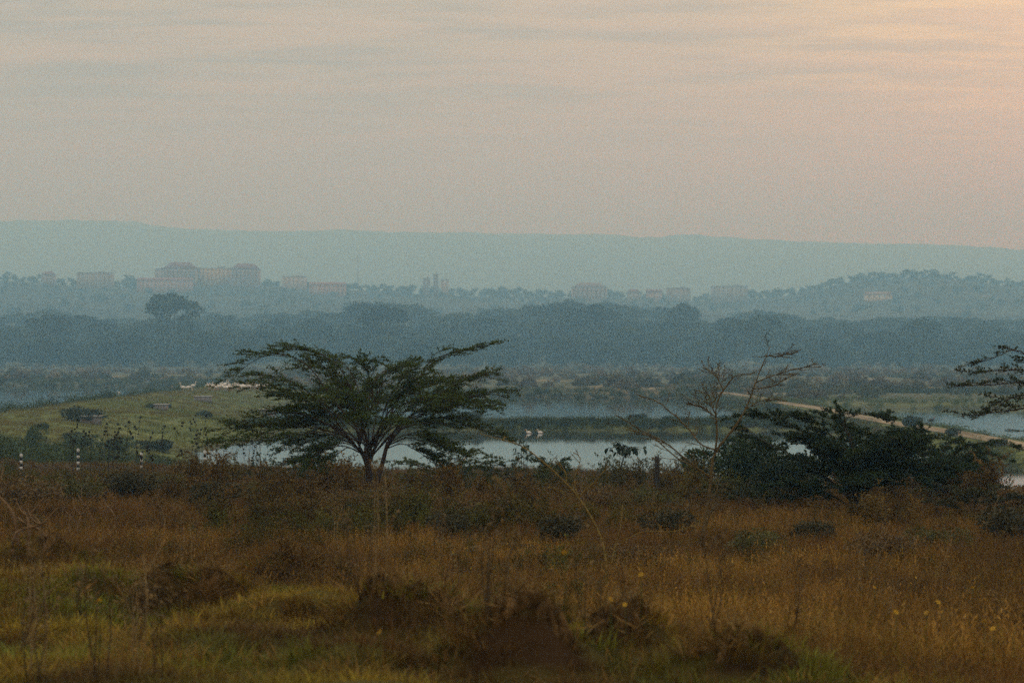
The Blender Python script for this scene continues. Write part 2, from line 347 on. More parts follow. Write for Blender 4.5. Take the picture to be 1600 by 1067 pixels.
# ------------------------------------------------------------------ haze: one closed box of air
mh = bpy.data.materials.new('haze_air'); mh.use_nodes = True; t = mh.node_tree; t.nodes.clear()
o_ = N(t, 'ShaderNodeOutputMaterial'); pv = N(t, 'ShaderNodeVolumePrincipled'); t.links.new(pv.outputs[0], o_.inputs['Volume'])
pv.inputs['Color'].default_value = (.34, .66, .95, 1); pv.inputs['Density'].default_value = 6.5e-4; pv.inputs['Anisotropy'].default_value = .2
pv.inputs['Absorption Color'].default_value = (.75, .75, .75, 1); pv.inputs['Density Attribute'].default_value = ''
m = MB(); m.box((0, 3550, 309), (14000, 10300, 622)); hz = obj('haze', m.mesh('haze', mh)); tag(hz, 'thin blue morning haze filling the valley air', 'haze', kind='stuff')

# ------------------------------------------------------------------ scattered ground cover (uncountable stuff)
rng = np.random.default_rng(11)
def blades(m, n, r, h, w, col0, col1, lean=.5, seg=3, head=None):
    """a tuft of curved tapering blades"""
    a = rng.uniform(0, 2 * np.pi, n); rr = r * np.sqrt(rng.uniform(0, 1, n)); hh = h * rng.uniform(.45, 1.1, n)
    base = np.stack([rr * np.cos(a), rr * np.sin(a), np.full(n, -.03)], 1)
    la = a + rng.normal(0, .9, n); ln = lean * rng.uniform(.1, 1.0, n)
    d = np.stack([np.cos(la), np.sin(la), np.zeros(n)], 1)
    sdv = np.stack([-np.sin(la + rng.normal(0, .8, n)), np.cos(la), np.zeros(n)], 1) * (w * rng.uniform(.6, 1.3, n))[:, None]
    t_ = np.linspace(0, 1, seg + 1); mixv = rng.uniform(0, 1, n)[:, None]; c = np.asarray(col0) * (1 - mixv) + np.asarray(col1) * mixv
    V = []
    for k in range(seg + 1):
        p = base + d * (hh * ln * t_[k] ** 1.8)[:, None] + np.array([0, 0, 1.0]) * (hh * (t_[k] - .25 * ln * t_[k] ** 2))[:, None]
        wk = 1 - t_[k] * .92; V += [p - sdv * wk, p + sdv * wk]
    V = np.stack(V, 1); b0 = np.arange(n)[:, None] * (2 * seg + 2)
    Q = np.concatenate([b0 + np.array([[2 * k, 2 * k + 1, 2 * k + 3, 2 * k + 2]]) for k in range(seg)])
    m.add(V.reshape(-1, 3), Q, c=np.repeat(c, 2 * seg + 2, 0))
    if head is not None:
        tip = V[:, -2] * .5 + V[:, -1] * .5; k = rng.uniform(0, 1, n) < head
        for q in range(3):
            m.leaves(tip[k] - np.array([0, 0, .05]) * q, np.stack([rng.normal(0, .5, k.sum()), rng.normal(0, .5, k.sum()), np.ones(k.sum())], 1), .055, .0045, rng, c[k] * 1.1)
def herb(m, h, n, col_s, col_l, leafL=.05, lw=.016, spread=.45, fork=4, k=3):
    """a branching weed: stems, side twigs and small leaves"""
    for s in range(n):
        a = rng.uniform(0, 6.28); hh = h * rng.uniform(.55, 1.05); ln = spread * rng.uniform(.1, 1)
        tt = np.linspace(0, 1, 5)[:, None]; dr = np.array([math.cos(a), math.sin(a), 0])
        pts = np.array([rng.normal(0, .06), rng.normal(0, .06), -.03]) + dr * (hh * ln) * tt ** 1.4 + np.array([0, 0, hh]) * tt + rng.normal(0, .025, (5, 3)) * h * tt
        m.tube(pts, np.linspace(.006, .002, 5) * (1 + h * .4), k, col=np.asarray(col_s) * rng.uniform(.7, 1.25), cap=False)
        for f in range(fork):
            u_ = rng.uniform(.3, .95); p0 = pts[int(u_ * 4)] * (1 - (u_ * 4 % 1)) + pts[min(4, int(u_ * 4) + 1)] * (u_ * 4 % 1)
            a2 = rng.uniform(0, 6.28); L = hh * rng.uniform(.18, .42)
            tw = p0 + np.linspace(0, 1, 4)[:, None] * np.array([math.cos(a2) * .8, math.sin(a2) * .8, rng.uniform(.2, .8)]) * L + rng.normal(0, .012, (4, 3))
            m.tube(tw, np.linspace(.0035, .0015, 4) * (1 + h * .4), 3, col=np.asarray(col_s) * rng.uniform(.7, 1.25), cap=False)
            nl = 7; uu = rng.uniform(.15, 1, nl)[:, None]
            m.leaves(tw[0] + (tw[-1] - tw[0]) * uu, rng.normal(size=(nl, 3)) + np.array([0, 0, .3]), leafL * rng.uniform(.6, 1.3, nl), lw, rng, np.asarray(col_l) * rng.uniform(.6, 1.35, (nl, 1)))
def scatter(name, pts, rot, scale, idx, tint, variants, label, cat):
    """one object: points carrying tufts through geometry nodes"""
    me = bpy.data.meshes.new(name); me.vertices.add(len(pts)); me.vertices.foreach_set('co', np.asarray(pts, np.float32).ravel())
    for nm, ty_, arr, key in (('rot', 'FLOAT', rot, 'value'), ('scl', 'FLOAT', scale, 'value'), ('idx', 'INT', idx, 'value')):
        a = me.attributes.new(nm, ty_, 'POINT'); a.data.foreach_set(key, np.asarray(arr, np.int32 if ty_ == 'INT' else np.float32))
    a = me.attributes.new('tint', 'FLOAT_COLOR', 'POINT'); a.data.foreach_set('color', np.concatenate([tint, np.ones((len(tint), 1))], 1).astype(np.float32).ravel())
    o = obj(name, me); tag(o, label, cat, kind='stuff')
    vc = bpy.data.collections.new(name + '_shapes')
    for k, vm in enumerate(variants):
        vo = bpy.data.objects.new('%s_shape_%02d' % (name, k), vm); vc.objects.link(vo)
    gt = bpy.data.node_groups.new(name, 'GeometryNodeTree'); gt.interface.new_socket('Geometry', in_out='INPUT', socket_type='NodeSocketGeometry'); gt.interface.new_socket('Geometry', in_out='OUTPUT', socket_type='NodeSocketGeometry')
    gi = N(gt, 'NodeGroupInput'); go = N(gt, 'NodeGroupOutput'); ip = N(gt, 'GeometryNodeInstanceOnPoints'); ci = N(gt, 'GeometryNodeCollectionInfo')
    ci.inputs['Collection'].default_value = vc; ci.inputs['Separate Children'].default_value = True; ci.inputs['Reset Children'].default_value = True
    def at_(nm, ty_):
        n = N(gt, 'GeometryNodeInputNamedAttribute', data_type=ty_); n.inputs[0].default_value = nm; return n.outputs['Attribute']
    gt.links.new(gi.outputs[0], ip.inputs['Points']); gt.links.new(ci.outputs[0], ip.inputs['Instance']); ip.inputs['Pick Instance'].default_value = True
    gt.links.new(at_('idx', 'INT'), ip.inputs['Instance Index'])
    cx = N(gt, 'ShaderNodeCombineXYZ'); gt.links.new(at_('rot', 'FLOAT'), cx.inputs[2]); e2r = N(gt, 'FunctionNodeEulerToRotation'); gt.links.new(cx.outputs[0], e2r.inputs[0]); gt.links.new(e2r.outputs[0], ip.inputs['Rotation'])
    gt.links.new(at_('scl', 'FLOAT'), ip.inputs['Scale']); gt.links.new(ip.outputs[0], go.inputs[0])
    md = o.modifiers.new('scatter', 'NODES'); md.node_group = gt
    return o
def fan(n, y0, y1, hw=.34, pad=4, power=2.0):
    """random ground points spread evenly over the land in front"""
    uu = rng.uniform(0, 1, n); y = (y0 ** power + uu * (y1 ** power - y0 ** power)) ** (1 / power)
    x = rng.uniform(-1, 1, n) * (hw * y + pad); return x, y
def place(x, y, sink=.02): return np.stack([x, y, land(x, y) - sink], 1)
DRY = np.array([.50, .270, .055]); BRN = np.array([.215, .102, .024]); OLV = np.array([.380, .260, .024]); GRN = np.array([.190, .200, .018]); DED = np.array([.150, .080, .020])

# short turf on the near bank
var = []
for k in range(8):
    m = MB(); blades(m, 54, .17, .085 + .014 * k, .0050, (1, 1, 1), (.5, .45, .4), lean=1.3); var.append(m.mesh('turf_tuft', M_grass))
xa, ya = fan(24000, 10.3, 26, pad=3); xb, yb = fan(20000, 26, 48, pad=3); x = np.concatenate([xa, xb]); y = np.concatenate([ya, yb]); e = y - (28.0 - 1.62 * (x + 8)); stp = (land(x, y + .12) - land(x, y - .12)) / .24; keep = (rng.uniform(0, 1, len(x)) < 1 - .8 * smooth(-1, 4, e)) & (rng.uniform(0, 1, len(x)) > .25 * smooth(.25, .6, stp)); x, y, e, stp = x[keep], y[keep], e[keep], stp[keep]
n_ = fbm(x / 1.6, y / 1.6, 101, 3)[:, None]; g_ = smooth(-.15, .30, n_ + .15 * fbm(x / 5, y / 5, 102)[:, None]); r_ = rng.uniform(0, 1, (len(x), 1))
tint = (OLV * (1 - g_) + GRN * g_); tint = np.where(r_ > .80, DRY * .7, tint); dn = smooth(.05, .38, fbm(x / .8, y / 1.0, 111, 3) + .5 * fbm(x / 3, y / 4, 112, 2))[:, None]; dn = np.maximum(dn, .9 * smooth(.22, .55, stp)[:, None]); tint = (tint * (1 - dn) + DED * dn) * rng.uniform(.55, 1.3, (len(x), 1))  # stp term browns tufts on camera-facing slopes, a tinted-in lump shadow
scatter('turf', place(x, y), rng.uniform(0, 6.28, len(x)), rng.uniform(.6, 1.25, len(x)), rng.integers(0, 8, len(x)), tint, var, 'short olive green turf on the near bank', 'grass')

# taller dry grass everywhere beyond the bank
var = []
for k in range(10):
    m = MB(); blades(m, 44, .20, .26 + .028 * k, .0028, (1, 1, 1), (.42, .36, .28), lean=1.25, head=.18); var.append(m.mesh('dry_grass_tuft', M_grass))
x1, y1 = fan(21000, 11, 45, pad=3); x2, y2 = fan(17000, 45, 110, pad=3); x = np.concatenate([x1, x2]); y = np.concatenate([y1, y2]); e = y - (28.0 - 1.62 * (x + 8))
keep = rng.uniform(0, 1, len(x)) < .07 + .93 * smooth(-2, 3, e); x, y = x[keep], y[keep]
n_ = fbm(x / 4, y / 4, 103, 3); q_ = (smooth(-.2, .35, n_) * (1 - .75 * smooth(34, 50, y + .25 * np.abs(x - 14)))  )[:, None]; tint = DRY * q_ + BRN * (1 - q_); r_ = rng.uniform(0, 1, (len(x), 1))
tint = np.where(r_ > .82, OLV * .7, tint); dn = smooth(.02, .45, fbm(x / 1.4, y / 2.2, 113, 3) + .5 * fbm(x / 5, y / 7, 114, 2))[:, None] * .8; tint = (tint * (1 - dn) + DED * dn) * rng.uniform(.5, 1.3, (len(x), 1))
sc_ = rng.uniform(.55, 1.15, len(x)) * (1 - .35 * smooth(62, 85, y)) * (1 - .35 * smooth(.1, .5, fbm(x / 6, y / 6, 104)))
scatter('dry_grass', place(x, y), rng.uniform(0, 6.28, len(x)), sc_, rng.integers(0, 10, len(x)), tint, var, 'tangled dry brown grass covering the slope', 'grass')

# brown and dark green weeds in a thick band towards the ponds
var = []
for k in range(8):
    m = MB(); herb(m, .62 + .05 * k, 7, (.8, .62, .42), (1, 1, 1), leafL=.055, lw=.015, fork=6); var.append(m.mesh('brush_plant', M_grass))
x1, y1 = fan(6800, 40, 104, pad=3); x2, y2 = fan(4200, 15, 42, pad=2); x = np.concatenate([x1, x2]); y = np.concatenate([y1, y2]); e = y - (28.0 - 1.62 * (x + 8))
n_ = fbm(x / 5, y / 5, 105, 3); keep = (e > 1.5) & (rng.uniform(-.5, .5, len(x)) < n_ + .25 + .2 * smooth(45, 60, y)); x, y, n_ = x[keep], y[keep], n_[keep]
q_ = smooth(-.1, .45, fbm(x / 6, y / 6, 106) + .16 * smooth(48, 62, y))[:, None]; tint = np.array([.165, .100, .026]) * (1 - q_) + np.array([.095, .098, .016]) * q_; tint = tint * rng.uniform(.6, 1.3, (len(x), 1))
sc_ = rng.uniform(.5, 1.15, len(x)) * (.42 + .68 * smooth(30, 52, y)) * (1 - .55 * smooth(60, 80, y)) * (.62 + .85 * smooth(.02, .45, fbm(x / 2.6, y / 3.5, 115, 3)) * (1 - .6 * smooth(58, 74, y))) * (1 - .35 * smooth(12, 18, x))
scatter('brush', place(x, y), rng.uniform(0, 6.28, len(x)), sc_, rng.integers(0, 8, len(x)), tint, var, 'dense brown and dark green weeds above the pond shore', 'undergrowth')

# grass on the dikes
var = []
for k in range(6):
    m = MB(); blades(m, 26, .5, .42, .022, (1, 1, 1), (.7, .66, .5), lean=.8, seg=2); var.append(m.mesh('dike_tuft', M_grass))
x = np.concatenate([rng.uniform(-70, -14, 15000), rng.uniform(-40, 40, 3500), rng.uniform(30, 50, 6000)]); y = np.concatenate([rng.uniform(104, 460, 15000), rng.uniform(212, 232, 3500), rng.uniform(110, 420, 6000)])
z = land(x, y); keep = (z > .12) & ~((np.abs(x - 42.7) < 2.4)) ; x, y = x[keep], y[keep]
q_ = smooth(-.3, .4, fbm(x / 8, y / 10, 107))[:, None]; tint = (np.array([.19, .215, .045]) * q_ + np.array([.22, .185, .06]) * (1 - q_)) * rng.uniform(.7, 1.2, (len(x), 1))
rt = (x > 25)[:, None]; tint = np.where(rt, tint * np.array([.62, .52, .7]), tint)
scatter('dike_grass', place(x, y), rng.uniform(0, 6.28, len(x)), rng.uniform(.5, 1.2, len(x)), rng.integers(0, 6, len(x)), tint, var, 'rough green grass growing on the embankments between ponds', 'grass')

# dark waterside reeds and weeds along the edges
var = []
for k in range(6):
    m = MB(); blades(m, 40, .55, 1.0, .02, (1, 1, 1), (.6, .6, .5), lean=.45, seg=2)
    Pq = np.stack([rng.normal(0, .4, 90), rng.normal(0, .4, 90), rng.uniform(.1, 1.0, 90)], 1); m.leaves(Pq, rng.normal(size=(90, 3)), .16, .05, rng, np.array([.8, .9, .7]) * rng.uniform(.5, 1.1, (90, 1))); var.append(m.mesh('reed_clump', M_grass))
xs_, ys_, ss_ = [], [], []
yy = rng.uniform(112, 440, 1500); xl_ = np.interp(yy, [90, 230, 363, 440], [-57, -61, -64.5, -66]); xs_.append(xl_ + rng.normal(1.8, 1.3, 1500)); ys_.append(yy); ss_.append(rng.uniform(.4, 1.5, 1500))
xx = rng.uniform(-30, 34, 1500); xs_.append(xx); ys_.append(222 + .03 * xx + rng.normal(-3.8, 1.1, 1500)); ss_.append(rng.uniform(.25, .8, 1500))
yy = rng.uniform(112, 400, 1500); xs_.append(43 - 6.3 + rng.normal(0, 1.6, 1500)); ys_.append(yy); ss_.append(rng.uniform(.25, .7, 1500))
yy = rng.uniform(112, 300, 500); xs_.append(43 + 4.5 + rng.normal(0, .8, 500)); ys_.append(yy); ss_.append(rng.uniform(.3, .9, 500))
xx = rng.uniform(-62, 160, 2600); xs_.append(xx); ys_.append(388 + 9 * fbm(xx / 22, xx * 0 + 2, 51) + rng.exponential(7, 2600)); ss_.append(rng.uniform(.4, 1.0, 2600))
xx = rng.uniform(-260, -55, 2600); xs_.append(xx); ys_.append(530 + 12 * fbm(xx / 30, xx * 0 + 3, 52) + rng.exponential(10, 2600)); ss_.append(rng.uniform(.4, 1.1, 2600))
xx = rng.uniform(40, 200, 900); xs_.append(xx); ys_.append(306 + rng.exponential(14, 900)); ss_.append(rng.uniform(.4, 1.0, 900))
yy = rng.uniform(108, 150, 900); xs_.append(rng.uniform(-58, -24, 900)); ys_.append(yy); ss_.append(rng.uniform(.5, 1.4, 900) * (1 - .6 * smooth(125, 150, yy)))
x = np.concatenate(xs_); y = np.concatenate(ys_); s_ = np.concatenate(ss_); z = land(x, y); keep = (z > -.15); x, y, s_ = x[keep], y[keep], s_[keep]
tint = np.array([.075, .090, .030]) * rng.uniform(.6, 1.5, (len(x), 1)); gr = ((x > 40) & (y < 350))[:, None]; tint = np.where(gr, np.array([.13, .16, .04]), tint)
scatter('reeds', place(x, y, .1), rng.uniform(0, 6.28, len(x)), s_, rng.integers(0, 6, len(x)), tint, var, 'dark reeds and weeds fringing the pond edges', 'reeds')

# low scrub on the flats before the forest
var = []
for k in range(6):
    m = MB(); n = 260; th = rng.uniform(0, 6.28, n); rr = rng.uniform(0, 1, n) ** .5; Pq = np.stack([1.6 * rr * np.cos(th), 1.6 * rr * np.sin(th), (1 - rr ** 2) * rng.uniform(.2, 1, n) * 1.7], 1) * np.array([1, 1, rng.uniform(.7, 1.3)])
    m.leaves(Pq, rng.normal(size=(n, 3)) + [0, 0, .4], rng.uniform(.35, .7, n), .16, rng, np.ones(3) * rng.uniform(.55, 1.2, (n, 1))); var.append(m.mesh('scrub_clump', M_grass))
x, y = fan(9000, 330, 985, hw=.36, pad=10, power=1.6); keep = (land(x, y) > .5) & (fbm(x / 26, y / 50, 108) + .4 * fbm(x / 7, y / 9, 110) + rng.uniform(-.12, .22, len(x)) > .06) & ((y > 540) | (x > -62)) & ((y > 400) | (x > 48)); x, y = x[keep], y[keep]
warm = smooth(-.2, .3, fbm(x / 45, y / 60, 109))[:, None]; tint = (np.array([.11, .12, .060]) * (1 - warm) + np.array([.22, .17, .105]) * warm) * rng.uniform(.6, 1.3, (len(x), 1))
scatter('scrub', place(x, y, .1), rng.uniform(0, 6.28, len(x)), rng.gamma(3.0, .22, len(x)).clip(.2, 1.7) * (1 - .2 * smooth(600, 950, y)), rng.integers(0, 6, len(x)), tint, var, 'low mixed scrub on the flats before the forest', 'scrub')

# ------------------------------------------------------------------ thorn trees
def bez(pts, n):
    """smooth curve through control points"""
    pts = np.asarray(pts, float); k = len(pts); d = np.concatenate([[0], np.cumsum(np.linalg.norm(np.diff(pts, axis=0), axis=1))]); d /= d[-1]
    uu = np.linspace(0, 1, n); tg_ = np.gradient(pts, d, axis=0); outp = []
    for s in uu:
        i = min(k - 2, int(np.searchsorted(d, s, 'right') - 1)); h = d[i + 1] - d[i]; q = (s - d[i]) / h
        a, b_ = pts[i], pts[i + 1]; ma, mb = tg_[i] * h, tg_[i + 1] * h
        outp.append((2*q**3 - 3*q**2 + 1) * a + (q**3 - 2*q**2 + q) * ma + (-2*q**3 + 3*q**2) * b_ + (q**3 - q**2) * mb)
    return np.array(outp)
def spray(mw_, ml, limb, r, start, nb, length, leafy, rng_, root, bark, leafc, drop=.0, twig=6, leafL=.055, flat=.55, wild=.75):
    """side branches, twiglets and leaves along one limb"""
    n = len(limb); acc = [[], [], []]
    def leaf_line(p, nl):
        uu = rng_.uniform(.08, 1, nl) * (len(p) - 1); i = np.minimum(uu.astype(int), len(p) - 2); f = (uu - i)[:, None]
        q = p[i] * (1 - f) + p[i + 1] * f; dd = p[i + 1] - p[i]; dd /= np.linalg.norm(dd, axis=1, keepdims=True) + 1e-9
        acc[0].append(q + rng_.normal(0, .008, (nl, 3))); acc[1].append(dd * .5 + rng_.normal(0, .55, (nl, 3)) + [0, 0, .25])
    for b_ in range(nb):
        u_ = start + (1 - start) * (b_ + rng_.uniform(0, 1)) / nb; i = min(n - 2, int(u_ * (n - 1))); p0 = limb[i] + (limb[i + 1] - limb[i]) * (u_ * (n - 1) - i)
        dl = limb[i + 1] - limb[i]; dl /= np.linalg.norm(dl) + 1e-9
        outw = (p0 - root) * np.array([1, 1, .0]); outw /= np.linalg.norm(outw) + .15
        a = rng_.normal(0, wild); ca, sa = math.cos(a), math.sin(a); ow = np.array([outw[0] * ca - outw[1] * sa, outw[0] * sa + outw[1] * ca, 0])
        L = length * rng_.uniform(.45, 1.15) * (1.1 - .45 * u_)
        d = dl * .55 + ow * .9 + np.array([0, 0, rng_.uniform(-.15, .5) * (1 - drop)]); d /= np.linalg.norm(d)
        tt = np.linspace(0, 1, 6)[:, None]; pts = p0 + d * L * tt + np.array([0, 0, -1.0]) * L * (flat * .35 + drop * .3) * tt ** 2.2 + np.cumsum(rng_.normal(0, .022, (6, 3)), 0) * L
        r0 = min(.014, max(.0055, r * .30 * (1 - u_ * .6))); mw_.tube(pts, np.linspace(r0, .0040, 6), 4, col=np.asarray(bark) * rng_.uniform(.75, 1.15), cap=False)
        leaf_line(pts, int(10 * leafy * L / .6))
        for t2 in range(twig):
            v_ = rng_.uniform(.2, .98); j = min(4, int(v_ * 5)); q0 = pts[j] + (pts[j + 1] - pts[j]) * (v_ * 5 - j); sg = 1 if rng_.uniform() < .5 else -1
            pd = np.cross(d, [0, 0, 1.0]); pd /= np.linalg.norm(pd) + 1e-6
            d2 = d * rng_.uniform(.3, .9) + pd * sg * rng_.uniform(.2, .8) + np.array([0, 0, rng_.uniform(-.05, .42)]); d2 /= np.linalg.norm(d2); L2 = L * rng_.uniform(.22, .5)
            q = q0 + d2 * L2 * np.linspace(0, 1, 4)[:, None] + np.array([0, 0, -.22]) * L2 * np.linspace(0, 1, 4)[:, None] ** 2 + rng_.normal(0, .012, (4, 3)) * L2 * 2
            mw_.tube(q, np.linspace(.0042, .0022, 4), 3, col=np.asarray(bark) * rng_.uniform(.7, 1.1), cap=False)
            leaf_line(q, int(17 * leafy * L2 / .3))
    if acc[0] and ml is not None:
        Pq = np.concatenate(acc[0]); Dq = np.concatenate(acc[1]); nn = len(Pq)
        ml.leaves(Pq, Dq, leafL * rng_.uniform(.6, 1.35, nn), leafL * .30, rng_, np.asarray(leafc) * rng_.uniform(.6, 1.45, (nn, 1)))
def thorn_tree(name, label, cat, base, d, limbs, extra, rng_, bark, leafc, r0=.1, leafy=1.0, nb=14, length=.9, leafL=.055, group=None, twig=6, start=.3, extra_shape=(.5, 1.0), flat=.55, trunk_stems=(), taper=1.3, wild=.75):
    """limbs: (pixel polyline, depth slope, radius factor); extra: (azimuth, reach, end height) limbs to every side"""
    base = np.asarray(base, float); root = thing(name, base, label, cat, group)
    mt = MB(); mw_ = MB(); ml = MB(); org = np.zeros(3); seen = []
    for (pl, r_) in trunk_stems:
        pts = np.array([P(px, py, d) for px, py in pl]) - base; pts[:, 1] = rng_.normal(0, .03) * np.linspace(0, 1, len(pts)) * 3
        c = bez(pts, 12); rad = np.linspace(r_, r_ * .62, 12) * (1 + .5 * np.exp(-np.linspace(0, 6, 12)) ); mt.tube(c, rad, 9, col=bark)
    for (pl, dep, rf) in limbs:
        pts = np.array([P(px, py, d) for px, py in pl]) - base
        hr = np.abs(pts[:, 0] - pts[0, 0]); pts[:, 1] = dep * (hr + .35 * np.maximum(pts[:, 2] - pts[0, 2], 0))
        if seen:
            al = np.concatenate(seen); dd = np.hypot(al[:, 0] - pts[0, 0], al[:, 2] - pts[0, 2]); j = int(np.argmin(dd))
            if dd[j] < .25: pts[:, 1] += al[j, 1]; pts[0] = al[j]
        c = bez(pts, 16) + np.concatenate([np.zeros((2, 3)), np.cumsum(rng_.normal(0, .006, (14, 3)), 0)])
        seen.append(bez(c, 60)); mw_.tube(c, .006 + (r0 * rf - .006) * (1 - np.linspace(0, 1, 16)) ** taper, 6, col=bark)
        spray(mw_, ml, c, r0 * rf, start, nb, length, leafy, rng_, org, bark, leafc, leafL=leafL, twig=twig, flat=flat, wild=wild)
    for (az, reach, zh, z0) in extra:
        dr = np.array([math.cos(az), math.sin(az), 0]); e1, e2 = extra_shape
        pts = np.array([[0, 0, z0], dr * reach * .22 + [0, 0, z0 + (zh - z0) * e1], dr * reach * .6 + [0, 0, z0 + (zh - z0) * e2], dr * reach + [0, 0, zh]])
        c = bez(pts, 14) + np.concatenate([np.zeros((2, 3)), np.cumsum(rng_.normal(0, .012, (12, 3)), 0)])
        mw_.tube(c, .006 + (r0 * .4 - .006) * (1 - np.linspace(0, 1, 14)) ** taper, 6, col=bark)
        spray(mw_, ml, c, r0 * .5, start + .08, nb, length, leafy, rng_, org, bark, leafc, leafL=leafL, twig=twig, flat=flat, wild=wild)
    if mt.n: obj('trunk', mt.mesh('trunk', M_bark, True), root)
    obj('branches', mw_.mesh('branches', M_bark, True), root)
    if ml.n: obj('crown', ml.mesh('crown', M_leaf), root)
    return root
BK = (.060, .036, .024); LF = (.052, .078, .007); LY = (.090, .095, .020)
def z4(l): return [(330 + a / 3.404, 520 + b_ / 3.404) for a, b_ in l]
def z5(l): return [(780 + a / 2.668, 520 + b_ / 2.668) for a, b_ in l]
def z6(l): return [(1130 + a / 2.809, 520 + b_ / 2.809) for a, b_ in l]
rg = np.random.default_rng(5)
DT = 50.0; b0 = P(578, 779, DT); b0[2] = zat(b0[0], DT) - .05
limbs = [
 (z4([(800, 640), (745, 575), (690, 530), (600, 470), (480, 425), (350, 425), (200, 480), (60, 570)]), -.25, .55),
 (z4([(815, 610), (770, 500), (700, 430), (600, 300), (470, 150), (340, 112), (180, 160), (95, 235)]), .2, .5),
 (z4([(830, 600), (800, 460), (745, 300), (680, 180), (590, 110), (500, 88), (410, 98)]), -.3, .5),
 (z4([(835, 600), (830, 450), (850, 300), (900, 210), (960, 185), (1060, 170)]), .4, .45),
 (z4([(850, 610), (905, 530), (960, 410), (1010, 320), (1100, 240), (1150, 160), (1280, 105), (1455, 72)]), .15, .55),
 (z4([(920, 680), (950, 560), (1020, 470), (1130, 400), (1250, 300), (1350, 245), (1450, 222)]), -.3, .5),
 (z4([(930, 620), (985, 540), (1100, 450), (1250, 370), (1400, 345), (1525, 335)]), .3, .45),
 (z4([(940, 600), (1010, 515), (1150, 480), (1320, 490), (1450, 520), (1560, 575)]), -.2, .4),
 (z4([(790, 620), (700, 540), (600, 440), (450, 340), (300, 300), (130, 300)]), .35, .45),
 (z4([(780, 600), (680, 480), (560, 340), (420, 250), (260, 230)]), -.45, .45),
 (z4([(780, 610), (690, 545), (560, 560), (440, 610)]), .3, .3), (z4([(790, 630), (720, 590), (640, 600), (540, 660)]), .6, .25), (z4([(800, 640), (730, 610), (660, 650), (560, 700)]), -.6, .25), (z4([(940, 590), (1040, 540), (1160, 560), (1260, 620)]), -.6, .25), (z4([(930, 620), (1000, 590), (1080, 620), (1180, 690)]), .5, .25), (z4([(770, 590), (600, 520), (420, 550), (230, 560), (90, 575)]), -.6, .35),
 (z4([(800, 650), (700, 600), (580, 640), (480, 680)]), -.4, .3),
 (z4([(945, 600), (1040, 560), (1150, 590), (1300, 640)]), .3, .3),
 (z4([(770, 590), (640, 500), (430, 500), (250, 540), (110, 500)]), .5, .35),
 (z4([(832, 560), (800, 380), (740, 230), (690, 165), (600, 150)]), .5, .4), (z4([(850, 560), (940, 380), (1030, 240), (1090, 180)]), -.5, .4), (z4([(840, 540), (860, 340), (830, 210), (800, 150), (900, 145)]), -.6, .4), (z4([(845, 540), (880, 330), (960, 200), (1010, 165)]), .7, .4), (z4([(820, 560), (740, 380), (640, 240), (560, 170), (450, 170)]), .6, .4),
 (z4([(950, 570), (1080, 430), (1220, 330), (1300, 250), (1400, 230)]), .45, .35)]
extra = [(k * 2.4 + rg.uniform(-.3, .3), rg.uniform(1.6, 3.2), rg.uniform(1.9, 3.25), rg.uniform(1.0, 1.6)) for k in range(20)]
thorn_tree('acacia_tree', 'wide flat-topped green acacia with spreading branches, largest tree by the pond', 'tree', b0, DT, limbs, extra, rg, BK, LF, r0=.070, nb=20, length=1.05, leafy=1.05, leafL=.045, twig=8, start=.32, taper=1.5,
           trunk_stems=[(z4([(850, 880), (840, 780), (835, 690), (825, 610)]), .105), (z4([(880, 870), (885, 790), (912, 690), (940, 580)]), .075), (z4([(845, 760), (820, 680), (790, 620)]), .07)])

# bare yellow-barked thorn tree
rg = np.random.default_rng(8); pb = G(1096, 848); DB = pb[1]; b1 = pb - [0, 0, .05]
YB = (.130, .088, .034)
limbs = [
 (z5([(845, 875), (868, 740), (885, 640), (900, 505), (960, 430), (1030, 330), (1065, 250), (1100, 150), (1140, 55)]), .15, 1.0),
 (z5([(900, 505), (912, 400), (905, 340), (935, 240), (990, 180), (1055, 170)]), -.3, .6),
 (z5([(935, 240), (910, 180), (870, 150)]), .2, .35),
 (z5([(1125, 100), (1170, 95), (1230, 85)]), .3, .3),
 (z5([(1085, 215), (1150, 180), (1250, 150), (1340, 142)]), -.2, .4),
 (z5([(1075, 245), (1150, 225), (1230, 185)]), .3, .32),
 (z5([(905, 492), (850, 470), (800, 410), (740, 350), (680, 300), (592, 268)]), .3, .5),
 (z5([(885, 610), (800, 540), (700, 460), (600, 410), (482, 340)]), -.3, .5),
 (z5([(905, 345), (870, 262), (845, 250)]), .3, .3),
 (z5([(905, 350), (850, 310), (785, 290)]), -.4, .32),
 (z5([(1035, 320), (1100, 285), (1160, 275)]), .3, .3),
 (z5([(875, 700), (915, 660), (860, 590), (760, 530), (650, 440), (520, 400)]), .5, .5),
 (z5([(850, 840), (900, 700), (920, 620)]), .3, .6)]
thorn_tree('bare_thorn_tree', 'nearly leafless yellow-barked thorn tree with forked stems right of centre', 'tree', b1, DB, limbs, [], rg, YB, (.07, .06, .015), r0=.034, nb=13, length=.40, leafy=.10, leafL=.04, twig=6, start=.12, flat=.0, taper=.9, wild=1.7)
